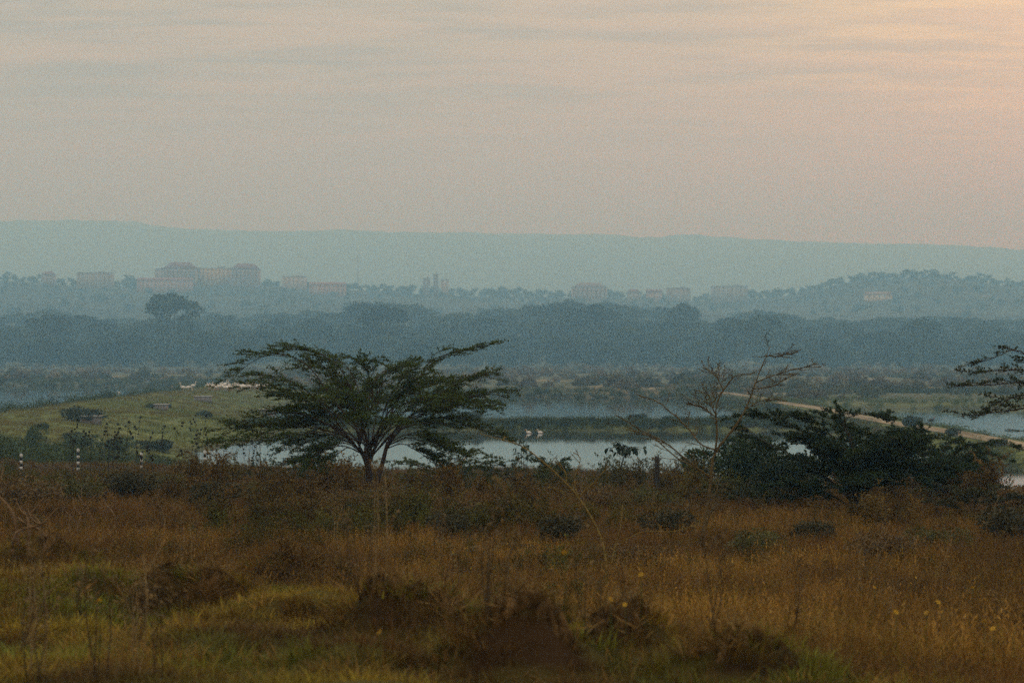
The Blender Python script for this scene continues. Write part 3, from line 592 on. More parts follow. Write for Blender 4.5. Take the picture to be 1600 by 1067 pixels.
# nearer bare sapling, soft in front of the focus
pb = G(952, 912); rg = np.random.default_rng(9)
limbs = [
 (z5([(452, 1035), (435, 880), (395, 785), (330, 685), (270, 620), (180, 545), (100, 480), (0, 450), (-80, 430)]), .2, 1.0),
 (z5([(335, 690), (370, 650), (410, 610), (450, 560)]), -.3, .5),
 (z5([(335, 690), (320, 610), (345, 510), (320, 500)]), .3, .45),
 (z5([(285, 630), (262, 560), (235, 530)]), .3, .4),
 (z5([(500, 1025), (490, 900), (520, 770), (525, 720)]), .3, .7),
 (z5([(490, 890), (600, 830), (740, 830), (830, 800)]), -.3, .4),
 (z5([(330, 685), (270, 665), (200, 650)]), .4, .3)]
thorn_tree('thorn_sapling', 'blurred leafless yellow thorn sapling leaning left, nearest the viewer', 'tree', pb - [0, 0, .04], pb[1], limbs, [], rg, (.21, .14, .035), (.08, .07, .015), r0=.020, nb=4, length=.22, leafy=.12, leafL=.035, twig=3, start=.3, flat=.0, wild=1.7)
# dark flat-topped acacia on the right and its neighbour
rg = np.random.default_rng(13); DA = 46.0; ba = P(1335, 802, DA); ba[2] = zat(ba[0], DA) - .05
limbs = [
 ([(1335, 800), (1320, 760), (1290, 710), (1250, 670), (1210, 652), (1170, 650)], .2, .6),
 ([(1335, 800), (1325, 740), (1300, 690), (1270, 655), (1240, 645)], -.4, .6),
 ([(1337, 800), (1340, 740), (1330, 690), (1320, 660), (1360, 648), (1385, 655)], .3, .6),
 ([(1338, 800), (1355, 740), (1370, 700), (1390, 685), (1420, 690)], -.2, .6),
 ([(1335, 790), (1300, 750), (1240, 710), (1200, 690), (1175, 668)], .5, .5),
 ([(1337, 790), (1360, 745), (1400, 715), (1440, 712)], .4, .5),
 ([(1332, 795), (1290, 770), (1240, 755), (1190, 760)], -.3, .5),
 ([(1335, 780), (1350, 720), (1345, 700), (1400, 700)], -.5, .5)]
extra = [(rg.uniform(0, 6.28), rg.uniform(1.2, 2.1), rg.uniform(.9, 2.1), rg.uniform(.1, .3)) for k in range(12)]
thorn_tree('acacia_shrub', 'dark dense flat-topped acacia shrub right of the bare thorn tree', 'tree', ba, DA, limbs, extra, rg, (.045, .030, .018), (.024, .040, .008), r0=.055, nb=24, length=.85, leafy=1.9, twig=8, start=.18)
rg = np.random.default_rng(14); DA2 = 52.0; ba = P(1475, 790, DA2); ba[2] = zat(ba[0], DA2) - .05
limbs = [
 ([(1470, 790), (1455, 740), (1440, 700), (1425, 685), (1405, 668)], .2, .6),
 ([(1440, 700), (1436, 688), (1455, 682)], .2, .35),
 ([(1472, 790), (1475, 740), (1490, 705), (1520, 690), (1560, 690), (1600, 703)], -.3, .6),
 ([(1474, 790), (1490, 740), (1520, 710), (1560, 712), (1590, 724)], .4, .6),
 ([(1472, 780), (1470, 720), (1485, 695), (1500, 690)], .4, .5)]
extra = [(rg.uniform(0, 6.28), rg.uniform(.7, 1.3), rg.uniform(.7, 1.4), rg.uniform(.1, .3)) for k in range(7)]
thorn_tree('acacia_shrub', 'spreading thorny acacia shrub with long low arms near the right edge', 'tree', ba, DA2, limbs, extra, rg, (.045, .030, .018), (.028, .048, .009), r0=.045, nb=18, length=.65, leafy=1.7, start=.2)
# tree standing beyond the right edge of the view
rg = np.random.default_rng(15); DR = 38.0; br = P(1735, 800, DR); br[2] = zat(br[0], DR) - .05
limbs = [
 ([(1728, 720), (1690, 640), (1640, 590), (1600, 545), (1560, 560), (1535, 568)], .2, .5),
 ([(1728, 700), (1690, 620), (1640, 588), (1590, 578), (1545, 578), (1505, 582)], -.3, .5),
 ([(1728, 710), (1680, 640), (1620, 600), (1560, 600), (1512, 602)], .3, .5),
 ([(1728, 720), (1680, 655), (1620, 620), (1570, 622), (1530, 645), (1520, 650)], -.2, .5),
 ([(1728, 730), (1680, 670), (1630, 640), (1580, 645), (1515, 655)], .4, .45),
 ([(1732, 720), (1740, 620), (1700, 540), (1650, 515)], .3, .5), ([(1735, 720), (1760, 620), (1810, 550), (1880, 530)], -.3, .5), ([(1737, 720), (1780, 650), (1850, 600), (1930, 600)], .4, .5)]
extra = [(rg.uniform(-1.3, 1.3), rg.uniform(1.6, 2.7), rg.uniform(2.0, 3.3), rg.uniform(.9, 1.2)) for k in range(8)]
thorn_tree('acacia_tree', 'dark acacia whose thin branches reach in from the right edge', 'tree', br, DR, limbs, extra, rg, BK, (.030, .042, .012), r0=.085, nb=12, length=.7, leafy=.75, start=.4,
           trunk_stems=[([(1737, 806), (1735, 760), (1728, 710)], .13)])
# small green acacias below and beside the large one
rg = np.random.default_rng(16)
for (px, py, w, h, lab, lc) in [(705, 766, 2.3, 1.5, 'low bright green acacia bush at the right foot of the largest tree', (.060, .080, .014)),
                            (862, 762, .75, 1.05, 'small flat-topped acacia sapling against the pond left of centre-right', (.045, .062, .013)),
                            (800, 768, 1.8, .95, 'sprawling low acacia bush with feathery leaves before the pond', (.055, .066, .014)),
                            (505, 770, 1.1, .95, 'low thorny bush at the left foot of the largest tree', (.040, .055, .014)),
                            (1180, 800, 1.3, .7, 'low sprawling thorn bush between bare tree and dark acacia', (.050, .056, .014)),
                            (1520, 815, 1.3, .8, 'brownish thorn bush in front of the right acacia shrubs', (.055, .052, .015))]:
    p = G(px, py)
    ex = [(a, w * rg.uniform(.6, 1.05), h * rg.uniform(.55, 1.0), .05) for a in np.arange(9) * .7 + rg.uniform(0, .5)]
    thorn_tree('acacia_bush', lab, 'bush', p - [0, 0, .03], p[1], [], ex, rg, (.06, .04, .022), lc, r0=.03, nb=10, length=.45, leafy=1.4, leafL=.05, start=.15, extra_shape=(.55, .95))

# ------------------------------------------------------------------ leafy bushes, one object each
def bush_parts(seed, w, h, n, L, col, holes=.0, stemcol=(.05, .035, .02)):
    rg = np.random.default_rng(seed); ms = MB(); ml = MB(); k = 9
    cl = [(rg.normal(0, .38) * w, rg.normal(0, .38) * w, h * rg.uniform(.35, .85), rg.uniform(.22, .42)) for _ in range(k)]
    for (a, b_, c, r) in cl:
        ms.tube(bez([[0, 0, -.05], [a * .3, b_ * .3, c * .5], [a, b_, c]], 6), np.linspace(.025, .008, 6) * (w + .4), 5, col=stemcol)
        m_ = n // k; d = rg.normal(size=(m_, 3)); d /= np.linalg.norm(d, axis=1, keepdims=True); rr = rg.uniform(.35, 1, (m_, 1)) ** .6
        q = np.array([a, b_, c]) + d * rr * np.array([w * r * 1.5, w * r * 1.5, h * r * 1.0]); q[:, 2] = np.maximum(q[:, 2], .04)
        ml.leaves(q, d + rg.normal(0, .6, (m_, 3)), L * rg.uniform(.6, 1.4, m_), L * .30, rg, np.asarray(col) * rg.uniform(.55, 1.4, (m_, 1)))
    return ms.mesh('stems', M_bark), ml.mesh('foliage', M_leaf)
def bush(name, loc, parts, label, cat='bush', group=None, sc=1.0, rz=0):
    r_ = thing(name, loc, label, cat, group, rz, sc); obj('stems', parts[0], r_); obj('foliage', parts[1], r_); return r_
def gp(px, py, sink=.03): p = G(px, py); return p - [0, 0, sink]
DG = (.022, .034, .010)
bush('leafy_bush', P(1165, 775, 62) * [1, 1, 0] + [0, 0, zat((1165-800)/F*62, 62)], bush_parts(1, 1.5, 1.75, 8000, .12, (.032, .052, .014)), 'rounded broad-leaved green bush just right of the bare thorn tree')
bush('leafy_bush', P(1500, 790, 56) * [1, 1, 0] + [0, 0, zat((1500-800)/F*56, 56)], bush_parts(2, 1.15, 1.6, 8000, .095, DG), 'black-green leafy bush against the bright water near the right post')
bush('leafy_bush', P(1395, 795, 58) * [1, 1, 0] + [0, 0, zat((1395-800)/F*58, 58)], bush_parts(3, 1.7, 1.45, 9000, .095, DG), 'dark leafy bush behind the flat-topped acacia shrub')
bush('leafy_bush', P(1265, 800, 55) * [1, 1, 0] + [0, 0, zat((1265-800)/F*55, 55)], bush_parts(4, 1.4, 1.2, 8000, .095, DG), 'dark low leafy bush at the left foot of the acacia shrub')
dry = bush_parts(5, .9, .62, 2600, .06, (.150, .090, .030)); olive = bush_parts(6, .9, .62, 2600, .06, (.095, .088, .020)); dark = bush_parts(7, .8, .7, 2600, .06, (.060, .050, .018))
spots = [(40, 800, dry, 1.2), (110, 790, olive, 1.1), (190, 785, dark, 1.15), (330, 800, dark, 1.0), (420, 790, olive, .9), (640, 815, dry, 1.1), (690, 845, dark, .8), (760, 820, dry, 1.0), (880, 850, dark, .75), (1010, 800, olive, .9),
         (1050, 842, dark, .85), (1010, 890, dry, .65), (1180, 870, olive, .7), (1280, 860, dark, .8), (1380, 880, dry, .7), (1470, 870, olive, .75), (1560, 850, dark, 1.0), (1590, 800, dry, 1.1), (260, 770, olive, .9), (940, 800, dry, .9), (556, 800, dry, .8), (608, 795, olive, .85)]
words = {id(dry): 'dry brown', id(olive): 'olive green', id(dark): 'dark twiggy'}
where = ['at the far left edge above the twigs', 'under the second striped post from the left', 'below the third striped post from the left', 'left of the big acacia among tall grass', 'just left of the big acacia trunk', 'right below the big acacia trunk', 'in the brown grass below the big acacia', 'in front of the feathery bush row', 'left of the yellow sapling stem', 'behind the yellow sapling',
         'at the foot of the bare thorn tree', 'right of the yellow sapling foot', 'right of the bare thorn tree foot', 'below the dark acacia shrub', 'in golden grass under the dark acacia', 'below the long-armed acacia shrub', 'at the right edge below the shrubs', 'at the right edge beside the pale water', 'below the black seed-head stalks', 'between big acacia and yellow sapling', 'hiding the left foot of the big acacia trunk', 'hiding the right foot of the big acacia trunk']
for k, (px, py, pr, s) in enumerate(spots): bush('brush_bush', gp(px, py), pr, '%s bush %s' % (words[id(pr)], where[k]), 'bush', sc=s, rz=k * 1.3)
sb = bush_parts(8, 1.0, .8, 1500, .15, (.045, .056, .024)); sg = bush_parts(9, 1.0, .9, 1500, .15, (.075, .100, .028))
for (px, py, pr, sc_, lab) in [(140, 660, sb, (3.4, 3.0, 2.4), 'large dark bush around the nearest concrete block on the dike'), (252, 640, sb, (1.9, 1.9, 1.3), 'small dark bush beside the middle concrete block'),
        (325, 655, sb, (1.4, 1.4, 1.6), 'dark bush on the dike slope below the farthest block'), (70, 672, sb, 1.0, 'tiny dark bush on the left dike slope'), (110, 690, sb, 1.3, 'dark bush low on the dike left of the green sapling'),
        (52, 700, sg, (1.0, 1.0, 2.0), 'upright green sapling at the foot of the left dike'), (130, 702, sg, (2.2, 2, 1.5), 'bushy green shrub at the dike foot behind posts'), (185, 708, sg, (2.0, 2, 1.6), 'bushy green shrub right of the third post'),
        (240, 706, sb, (2.2, 2, 1.7), 'dark shrub at the dike foot behind the black seed heads'), (198, 612, sb, (2.4, 2.4, 1.7), 'dark crest bush on the lagoon side of the dike'), (263, 611, sb, (1.6, 1.6, .9), 'flat dark bush beside the wading birds'),
        (1418, 668, sb, (1.9, 1.9, 2.4), 'rounded blue-green bush on the near edge of the track'), (1484, 682, sb, (1.3, 1.3, 1.6), 'second rounded bush beside the sandy track'), (1560, 698, sb, (1.1, 1.1, 1.4), 'small round bush beside the track near the right edge'),
        (1512, 672, sb, (1.6, 1.6, 1.0), 'low bush between track and far right pond'), (1590, 680, sb, (2.2, 2, 1.4), 'wide bush behind the track at the right edge'), (1210, 640, sb, (2.0, 2, 2.0), 'bush on the dike beside the far track bend'),
        (996, 658, sb, (1.6, 1.6, 1.7), 'dark shrub growing on the cross dike behind the bare branches'), (1040, 658, sb, (1.2, 1.2, 1.2), 'small shrub on the cross dike right of its neighbour'), (923, 662, sb, (.7, .7, 1.5), 'slim dark shrub alone on the cross dike'), (735, 656, sb, (2.2, 2, 2.0), 'rounded dark shrub on the cross dike right of the big acacia')]:
    bush('shrub', gp(px, py, .05), pr, lab, 'bush', sc=tuple(np.array(sc_ if isinstance(sc_, tuple) else (sc_,) * 3) * (.62 if px > 400 else .72)), rz=px * .1)

# ------------------------------------------------------------------ forest of tall trees beyond the ponds
def forest_tree(seed, Rr, Hh, n, L, skirt, col):
    rg = np.random.default_rng(seed); mt = MB(); ml = MB(); cl = []
    for k in range(15):
        r = Rr * .82 * math.sqrt(rg.uniform()); a = rg.uniform(0, 6.28); cl.append((r * math.cos(a), r * math.sin(a), Hh * (.93 - .20 * (r / Rr) ** 2 - .05 * rg.uniform()), Rr * rg.uniform(.24, .36), Hh * rg.uniform(.05, .085)))
    for k in range(skirt):
        r = Rr * rg.uniform(.3, .85); a = rg.uniform(0, 6.28); cl.append((r * math.cos(a), r * math.sin(a), Hh * rg.uniform(.12, .68), Rr * rg.uniform(.22, .34), Hh * rg.uniform(.08, .14)))
    mt.tube(bez([[0, 0, -.6], [.02 * Rr, 0, Hh * .3], [0, .03 * Rr, Hh * .55]], 7), np.linspace(.42, .26, 7), 7, col=(.10, .085, .045))
    m_ = n // len(cl)
    for (a, b_, c, rx, rz) in cl:
        mt.tube(bez([[0, 0, min(c * .5, Hh * .5)], [a * .45, b_ * .45, c * .72], [a, b_, c - rz * .3]], 6), np.linspace(.2, .06, 6), 4, col=(.10, .085, .045), cap=False)
        d = rg.normal(size=(m_, 3)); d /= np.linalg.norm(d, axis=1, keepdims=True); rr = rg.uniform(.2, 1, (m_, 1)) ** .5
        ml.leaves(np.array([a, b_, c]) + d * rr * np.array([rx, rx, rz]), d * .5 + rg.normal(0, .6, (m_, 3)) * [1, 1, .5], L * rg.uniform(.6, 1.4, m_), L * .34, rg, np.asarray(col) * rg.uniform(.6, 1.4, (m_, 1)))
    return mt.mesh('trunk', M_bark), ml.mesh('crown', M_far)
FT = [forest_tree(40 + k, 9.5 + .6 * k, 20, 3000, 1.5, 15 + k, (.040, .052, .020)) for k in range(6)]
UM = [forest_tree(60 + k, 9.0, 20, 2900, 1.1, 8, (.036, .048, .020)) for k in range(3)]
def tree(name, px, d, top, parts, label, group=None, wsc=1.0, rz=0, Hh=20.0):
    x = (px - CX) / F * d; z = zat(x, d); hz_ = max(4.0, H + (HY - top) / F * d - z); s = hz_ / Hh
    r_ = thing(name, (x, d, z - .2), label, 'tree', group, rz, (wsc * s ** .5, wsc * s ** .5, s)); obj('trunk', parts[0], r_); obj('crown', parts[1], r_); return r_
rg = random.Random(21); gl = 'trees of the forest beyond the ponds'
sk_x = [-200, -60, 0, 75, 130, 220, 320, 370, 430, 480, 530, 560, 620, 655, 700, 740, 800, 880, 930, 1000, 1040, 1100, 1128, 1145, 1180, 1270, 1330, 1385, 1460, 1520, 1600, 1800]
sk_y = [492, 496, 497, 488, 500, 502, 492, 498, 490, 492, 490, 479, 476, 486, 497, 488, 484, 475, 473, 484, 486, 505, 512, 497, 490, 500, 506, 497, 496, 503, 502, 498]
k = 0
for px in np.arange(-190, 1800, 26):
    d = rg.uniform(1180, 1460); tp = np.interp(px, sk_x, sk_y) - 7 + rg.uniform(-1, 6)
    tree('forest_tree', px + rg.uniform(-8, 8), d, tp, FT[k % 6], 'tall dark green tree on the hazy forest skyline', gl + ' on its skyline', rg.uniform(.85, 1.1), rg.uniform(0, 6.28)); k += 1
for px in np.arange(-185, 1800, 24):
    for lo, hi, y0, y1 in ((1090, 1180, 492, 512), (1000, 1080, 506, 530), (938, 990, 522, 552)):
        if rg.uniform(0, 1) < .12: continue
        d = rg.uniform(lo, hi); tree('forest_tree', px + rg.uniform(-12, 12), d, rg.uniform(y0, y1) + (8 if px > 1150 else 0), FT[k % 6], 'dark tree within the hazy forest wall below its skyline', gl + ' below its skyline', rg.uniform(.75, 1.05), rg.uniform(0, 6.28)); k += 1
for (px, d, tp, w, lab, v) in [(266, 1010, 457, 1.25, 'tall domed tree standing clear above the forest on the left', 0), (1068, 1180, 473, .95, 'flat-crowned tree breaking the skyline above the forest dip', 1), (1152, 960, 497, 1.0, 'dark feathery tree at the edge of the skyline notch, right', 2),
        (1195, 985, 491, 1.1, 'darkest broad tree just right of the skyline notch', 0), (605, 1020, 476, 1.3, 'broad domed tree on the forest skyline above the big acacia', 1), (925, 1090, 473, 1.3, 'highest broad crown in the middle of the forest', 2), (1440, 1000, 496, 1.1, 'dark flat crown in the right part of the forest', 1), (75, 1020, 488, 1.2, 'rounded crown on the left forest skyline', 2)]:
    tree('umbrella_tree', px, d, tp, UM[v], lab, 'single tall trees of the forest', w, px * .37)

# ------------------------------------------------------------------ settled ridge: trees, houses, mast
HT = []
for k in range(4):
    m1 = MB(); ml = MB(); rq = np.random.default_rng(80 + k); m1.tube([[0, 0, -.5], [.1, 0, 2.5], [0, .1, 5]], [.35, .3, .15], 5, col=(.09, .07, .05))
    for c in range(7):
        cc = np.array([rq.normal(0, 2.0), rq.normal(0, 2.0), rq.uniform(1.0, 7.8)]); d = rq.normal(size=(46, 3)); d /= np.linalg.norm(d, axis=1, keepdims=True)
        ml.leaves(cc + d * rq.uniform(.3, 1, (46, 1)) * [2.5, 2.5, 1.7], rq.normal(size=(46, 3)), rq.uniform(1.0, 2.0, 46), .55, rq, np.array([.040, .050, .026]) * rq.uniform(.6, 1.4, (46, 1)))
    HT.append((m1.mesh('trunk', M_bark), ml.mesh('crown', M_far)))
def hill_base(px, d): x = (px - CX) / F * d; return np.array([x, d, zat(x, d)])
rows = [(px + rg.uniform(-5, 5), rg.uniform(2262, 2300), rg.uniform(.75, 1.35)) for px in np.arange(-110, 1710, 10.5)] + [(px + rg.uniform(-8, 8), rg.uniform(2150, 2200), rg.uniform(.4, .75)) for px in np.arange(-100, 1700, 17)] + [(rg.uniform(-100, 1700), rg.uniform(1750, 2140), rg.uniform(.6, 1.1)) for _ in range(110)]
for k, (px, d, s) in enumerate(rows):
    p = hill_base(px, d); on = 0 if d > 2260 else 1 if d > 2145 else 2
    r_ = thing('ridge_tree', p - [0, 0, .2], ('small hazy tree in the line along the crest of the settled ridge', 'low hazy tree standing in front of the ridge houses', 'small hazy tree scattered on the slope below the ridge houses')[on], 'tree', ('trees on the ridge crest', 'trees before the ridge houses', 'trees on the ridge slope')[on], rg.uniform(0, 6), (s * rg.uniform(1.0, 1.7),) * 2 + (s,))
    q = HT[k % 4]; obj('trunk', q[0], r_); obj('crown', q[1], r_)
for (px, s, lab) in [(205, 2.0, 'large dark tree left of the two big ridge buildings'), (782, 1.9, 'rounded dark tree alone on the ridge crest in the middle'), (722, 1.2, 'small round ridge tree right of the unfinished tower'), (845, 1.5, 'broad ridge tree left of the hipped wide building'),
                     (600, 1.4, 'dark ridge tree clump right of the mast'), (630, 1.3, 'low ridge tree left of the unfinished tower'), (1425, 1.5, 'highest tree on the right end of the ridge'), (1360, 1.3, 'dark tree on the right rise of the ridge')]:
    p = hill_base(px, 2230); r_ = thing('ridge_tree', p - [0, 0, .2], lab, 'tree', 'larger trees on the ridge', px * .2, (s * 1.15, s * 1.15, s)); q = HT[px % 4]; obj('trunk', q[0], r_); obj('crown', q[1], r_)
WIN = MB(); WIN.box((0, 0, 0), (1.4, .16, 1.4), (.10, .10, .10)); WINm = WIN.mesh('window', M_paint)
WW = MB(); WW.box((0, 0, 0), (4.2, .16, 1.3), (.05, .06, .07)); WWm = WW.mesh('window', M_paint)
def house(px0, px1, top, d, wall, roofc, roof, label, floors=None, cols=None, bal=False, base_drop=2.0):
    xc = ((px0 + px1) / 2 - CX) / F * d; w = (px1 - px0) / F * d; zt = H + (HY - top) / F * d; zb = min(zat(xc - w / 2, d), zat(xc + w / 2, d), zat(xc, d), zat(xc, d - 8)) - base_drop
    dep = min(w * .6, 16); hh = zt - zb; rh = {'hip': min(.24 * hh, 8), 'gable': min(.3 * hh, 3.5), 'flat': .9}[roof]; bh = hh - rh
    r_ = thing('building', (xc, d, zb), label, 'building', 'buildings on the ridge'); m = MB(); m.box((0, 0, bh / 2), (w, dep, bh), wall); wl = obj('wall', m.mesh('wall', M_paint), r_)
    m = MB()
    if roof == 'hip':
        e = .6; X_, Y_ = w / 2 + e, dep / 2 + e; rr = X_ * .55
        m.add([[-X_, -Y_, bh], [X_, -Y_, bh], [X_, Y_, bh], [-X_, Y_, bh], [-rr, -Y_ * .35, bh + rh], [rr, -Y_ * .35, bh + rh], [rr, Y_ * .35, bh + rh], [-rr, Y_ * .35, bh + rh]], [[3, 2, 1, 0], [0, 1, 5, 4], [1, 2, 6, 5], [2, 3, 7, 6], [3, 0, 4, 7], [4, 5, 6, 7]], c=roofc)
    elif roof == 'gable':
        X_, Y_ = w / 2 + .5, dep / 2 + .5
        m.add([[-X_, -Y_, bh], [X_, -Y_, bh], [X_, Y_, bh], [-X_, Y_, bh], [-X_, 0, bh + rh], [X_, 0, bh + rh]], [[3, 2, 1, 0], [0, 1, 5, 4], [2, 3, 4, 5]], [[1, 2, 5], [3, 0, 4]], c=roofc)
    else:
        m.box((0, 0, bh + .45), (w + .5, dep + .5, .9), roofc); m.box((w * .2, 0, bh + 1.6), (w * .2, dep * .4, 1.5), roofc)
    obj('roof', m.mesh('roof', M_paint), r_)
    vis = max(bh - base_drop - 3, 3); fl = floors or max(1, int(vis / 3.2)); cn = cols or max(2, int(w / 4.6))
    for f in range(fl):
        z = bh - 1.7 - f * 3.2
        for c in range(cn): obj('window', WINm, wl, (-w / 2 + w * (c + .5) / cn, -dep / 2 - .03, z))
        if bal:
            m = MB(); m.box((0, -dep / 2 - .62, z - 1.25), (w * .9, 1.2, .25), tuple(np.asarray(wall) * 1.1)); obj('balcony', m.mesh('balcony', M_paint), wl)
    return r_
RED = (.22, .10, .075); CRM = (.30, .25, .20); YEL = (.48, .34, .16); GRY = (.24, .23, .22); BRK = (.36, .24, .19)
house(256, 309, 410, 2240, (.36, .29, .26), RED, 'hip', 'big many-storeyed building with dark mansard roof, left of the pair on the ridge', bal=True)
house(310, 361, 419, 2250, YEL, (.25, .22, .19), 'flat', 'lower ochre apartment block between the two mansard buildings')
house(362, 406, 412, 2230, (.38, .32, .29), RED, 'hip', 'big building with dark mansard roof, right of the pair on the ridge', bal=True)
house(243, 258, 420, 2236, CRM, RED, 'flat', 'narrow cream wing on the left of the first mansard building')
house(216, 300, 434, 2180, (.40, .28, .25), (.30, .15, .12), 'gable', 'long low reddish building below the mansard buildings')
house(122, 176, 426, 2240, CRM, GRY, 'flat', 'pale wide apartment block at the left among ridge trees')
house(66, 86, 424, 2250, CRM, RED, 'hip', 'small cream house with hip roof near the left end of the ridge')
house(442, 478, 432, 2240, (.45, .38, .32), GRY, 'flat', 'pale low block right of the mansard pair')
house(484, 540, 441, 2170, (.40, .26, .22), (.32, .16, .12), 'gable', 'row of low red-roofed houses left of the mast')
house(661, 672, 434, 2240, GRY, GRY, 'flat', 'left grey shaft of the unfinished tower on the ridge')
house(677, 685, 428, 2240, GRY, GRY, 'flat', 'tallest middle shaft of the unfinished tower on the ridge')
house(689, 701, 437, 2240, (.42, .36, .30), GRY, 'flat', 'right pale shaft of the unfinished tower on the ridge')
house(893, 948, 442, 2230, (.40, .32, .27), (.24, .16, .13), 'hip', 'wide building with low hipped roof on the middle ridge', bal=True)
house(980, 1000, 452, 2240, CRM, RED, 'hip', 'small hip-roofed house right of the wide hipped building')
house(1042, 1078, 450, 2230, CRM, GRY, 'flat', 'pale block left of the long flat block')
house(1112, 1167, 447, 2235, (.30, .30, .30), GRY, 'flat', 'long grey flat-roofed block right of the middle ridge')
house(1352, 1392, 456, 2050, (.55, .44, .28), (.3, .2, .15), 'gable', 'yellowish long house on the slope of the right rise')
house(1520, 1545, 462, 2040, (.45, .36, .30), RED, 'gable', 'small red-roofed house on the right slope')
house(1010, 1034, 452, 2220, (.40, .30, .25), RED, 'gable', 'small reddish house between pale blocks on the ridge')
# lattice mast
p = hill_base(559, 2240); zt = H + (HY - 398) / F * 2240; r_ = thing('radio_mast', p - [0, 0, .3], 'thin lattice radio mast rising above the ridge trees', 'mast'); hh = zt - p[2] + .3
for a in range(3):
    m = MB(); an = a * 2.094; m.tube([[.9 * math.cos(an), .9 * math.sin(an), 0], [.35 * math.cos(an), .35 * math.sin(an), hh]], [.16, .10], 5, col=(.25, .2, .2)); obj('leg', m.mesh('leg', M_paint), r_)
for q in range(8):
    m = MB(); z0 = hh * (q + .2) / 8
    for a in range(3):
        a0, a1 = a * 2.094, (a + 1) * 2.094; r0 = .9 - .55 * z0 / hh; m.tube([[r0 * math.cos(a0), r0 * math.sin(a0), z0], [r0 * math.cos(a1), r0 * math.sin(a1), z0 + hh / 10]], .07, 4, col=(.25, .2, .2))
    obj('brace', m.mesh('brace', M_paint), r_)

# ------------------------------------------------------------------ concrete blocks, posts, birds
for (px, py, w, h, rz, lab) in [(142, 662, 1.9, .75, .15, 'grey concrete block in the large dark bush on the left dike'), (252, 641, 1.3, .7, -.1, 'grey concrete block half way along the left dike'), (317, 628, 2.4, .85, .05, 'grey concrete block near the white birds on the dike'), (418, 645, 2.6, .5, .2, 'low pale concrete slab behind the left acacia branches')]:
    p = G(px, py); r_ = thing('concrete_block', p - [0, 0, .12], lab, 'concrete block', None, rz); m = MB(); m.box((0, 0, h / 2), (w, 1.6, h), (.23, .20, .19), .97); obj('base', m.mesh('base', M_paint), r_)
    m = MB(); m.box((0, 0, h + .06), (w + .2, 1.8, .12), (.36, .33, .31)); obj('cap', m.mesh('cap', M_paint), r_)
def ring(z0, z1, r, c):
    m = MB(); m.tube([[0, 0, z0], [0, 0, z1]], [r, r], 10, col=c); return m.mesh('band', M_paint)
bands = [ring(.14 * k, .14 * k + .139, .064 + .0005 * (k % 2), (.52, .50, .47) if k % 2 == 0 else (.02, .02, .02)) for k in range(9)]
mc = MB(); mc.ball((0, 0, 1.262), (.066, .066, .04), (.48, .46, .44), 10, 6); capm = mc.mesh('cap', M_paint)
for (px, pt, lab) in [(33, 708, 'black and white striped post at the far left'), (122, 700, 'second black and white striped post from the left'), (221, 706, 'third striped post from the left among black seed heads'), (320, 703, 'fourth striped post from the left at the water edge'), (450, 715, 'striped post just left of the big acacia'), (1549, 761, 'lone striped post against pale water at the right edge')]:
    d = 88.0; x = (px - CX) / F * d; zt = H - (pt - HY) / F * d; zg = zat(x, d); zb = min(zg - .02, zt - 1.31); r_ = thing('marker_post', (x, d, zb), lab, 'post', 'striped marker posts')
    for q, bm_ in enumerate(bands): obj('band', bm_, r_, (0, 0, zt - zb - 1.31))
    obj('cap', capm, r_, (0, 0, zt - zb - 1.31))
    if zt - zb > 1.33: m = MB(); m.tube([[0, 0, 0], [0, 0, zt - zb - 1.311]], [.063, .063], 10, col=(.3, .29, .27)); obj('footing', m.mesh('footing', M_paint), r_)
p = G(1026, 772); m = MB(); m.tube(bez([[0, 0, -.2], [.02, 0, .5], [.01, .01, 1.05]], 8), [.075, .072, .07, .068, .07, .066, .065, .06], 9, col=(.045, .034, .026)); zt = H - (713 - HY) / F * p[1]
r_ = thing('wooden_post', p, 'weathered dark wooden fence post among leaves against the pond', 'post', sc=(1.15, 1.15, (zt - p[2]) / 1.05)); obj('shaft', m.mesh('shaft', M_bark), r_)
m = MB(); m.tube([[-.09, -.08, .86], [0, -.085, .85], [.09, -.08, .86]], .008, 4, col=(.1, .09, .08)); obj('wire_tie', m.mesh('wire_tie', M_paint), r_)

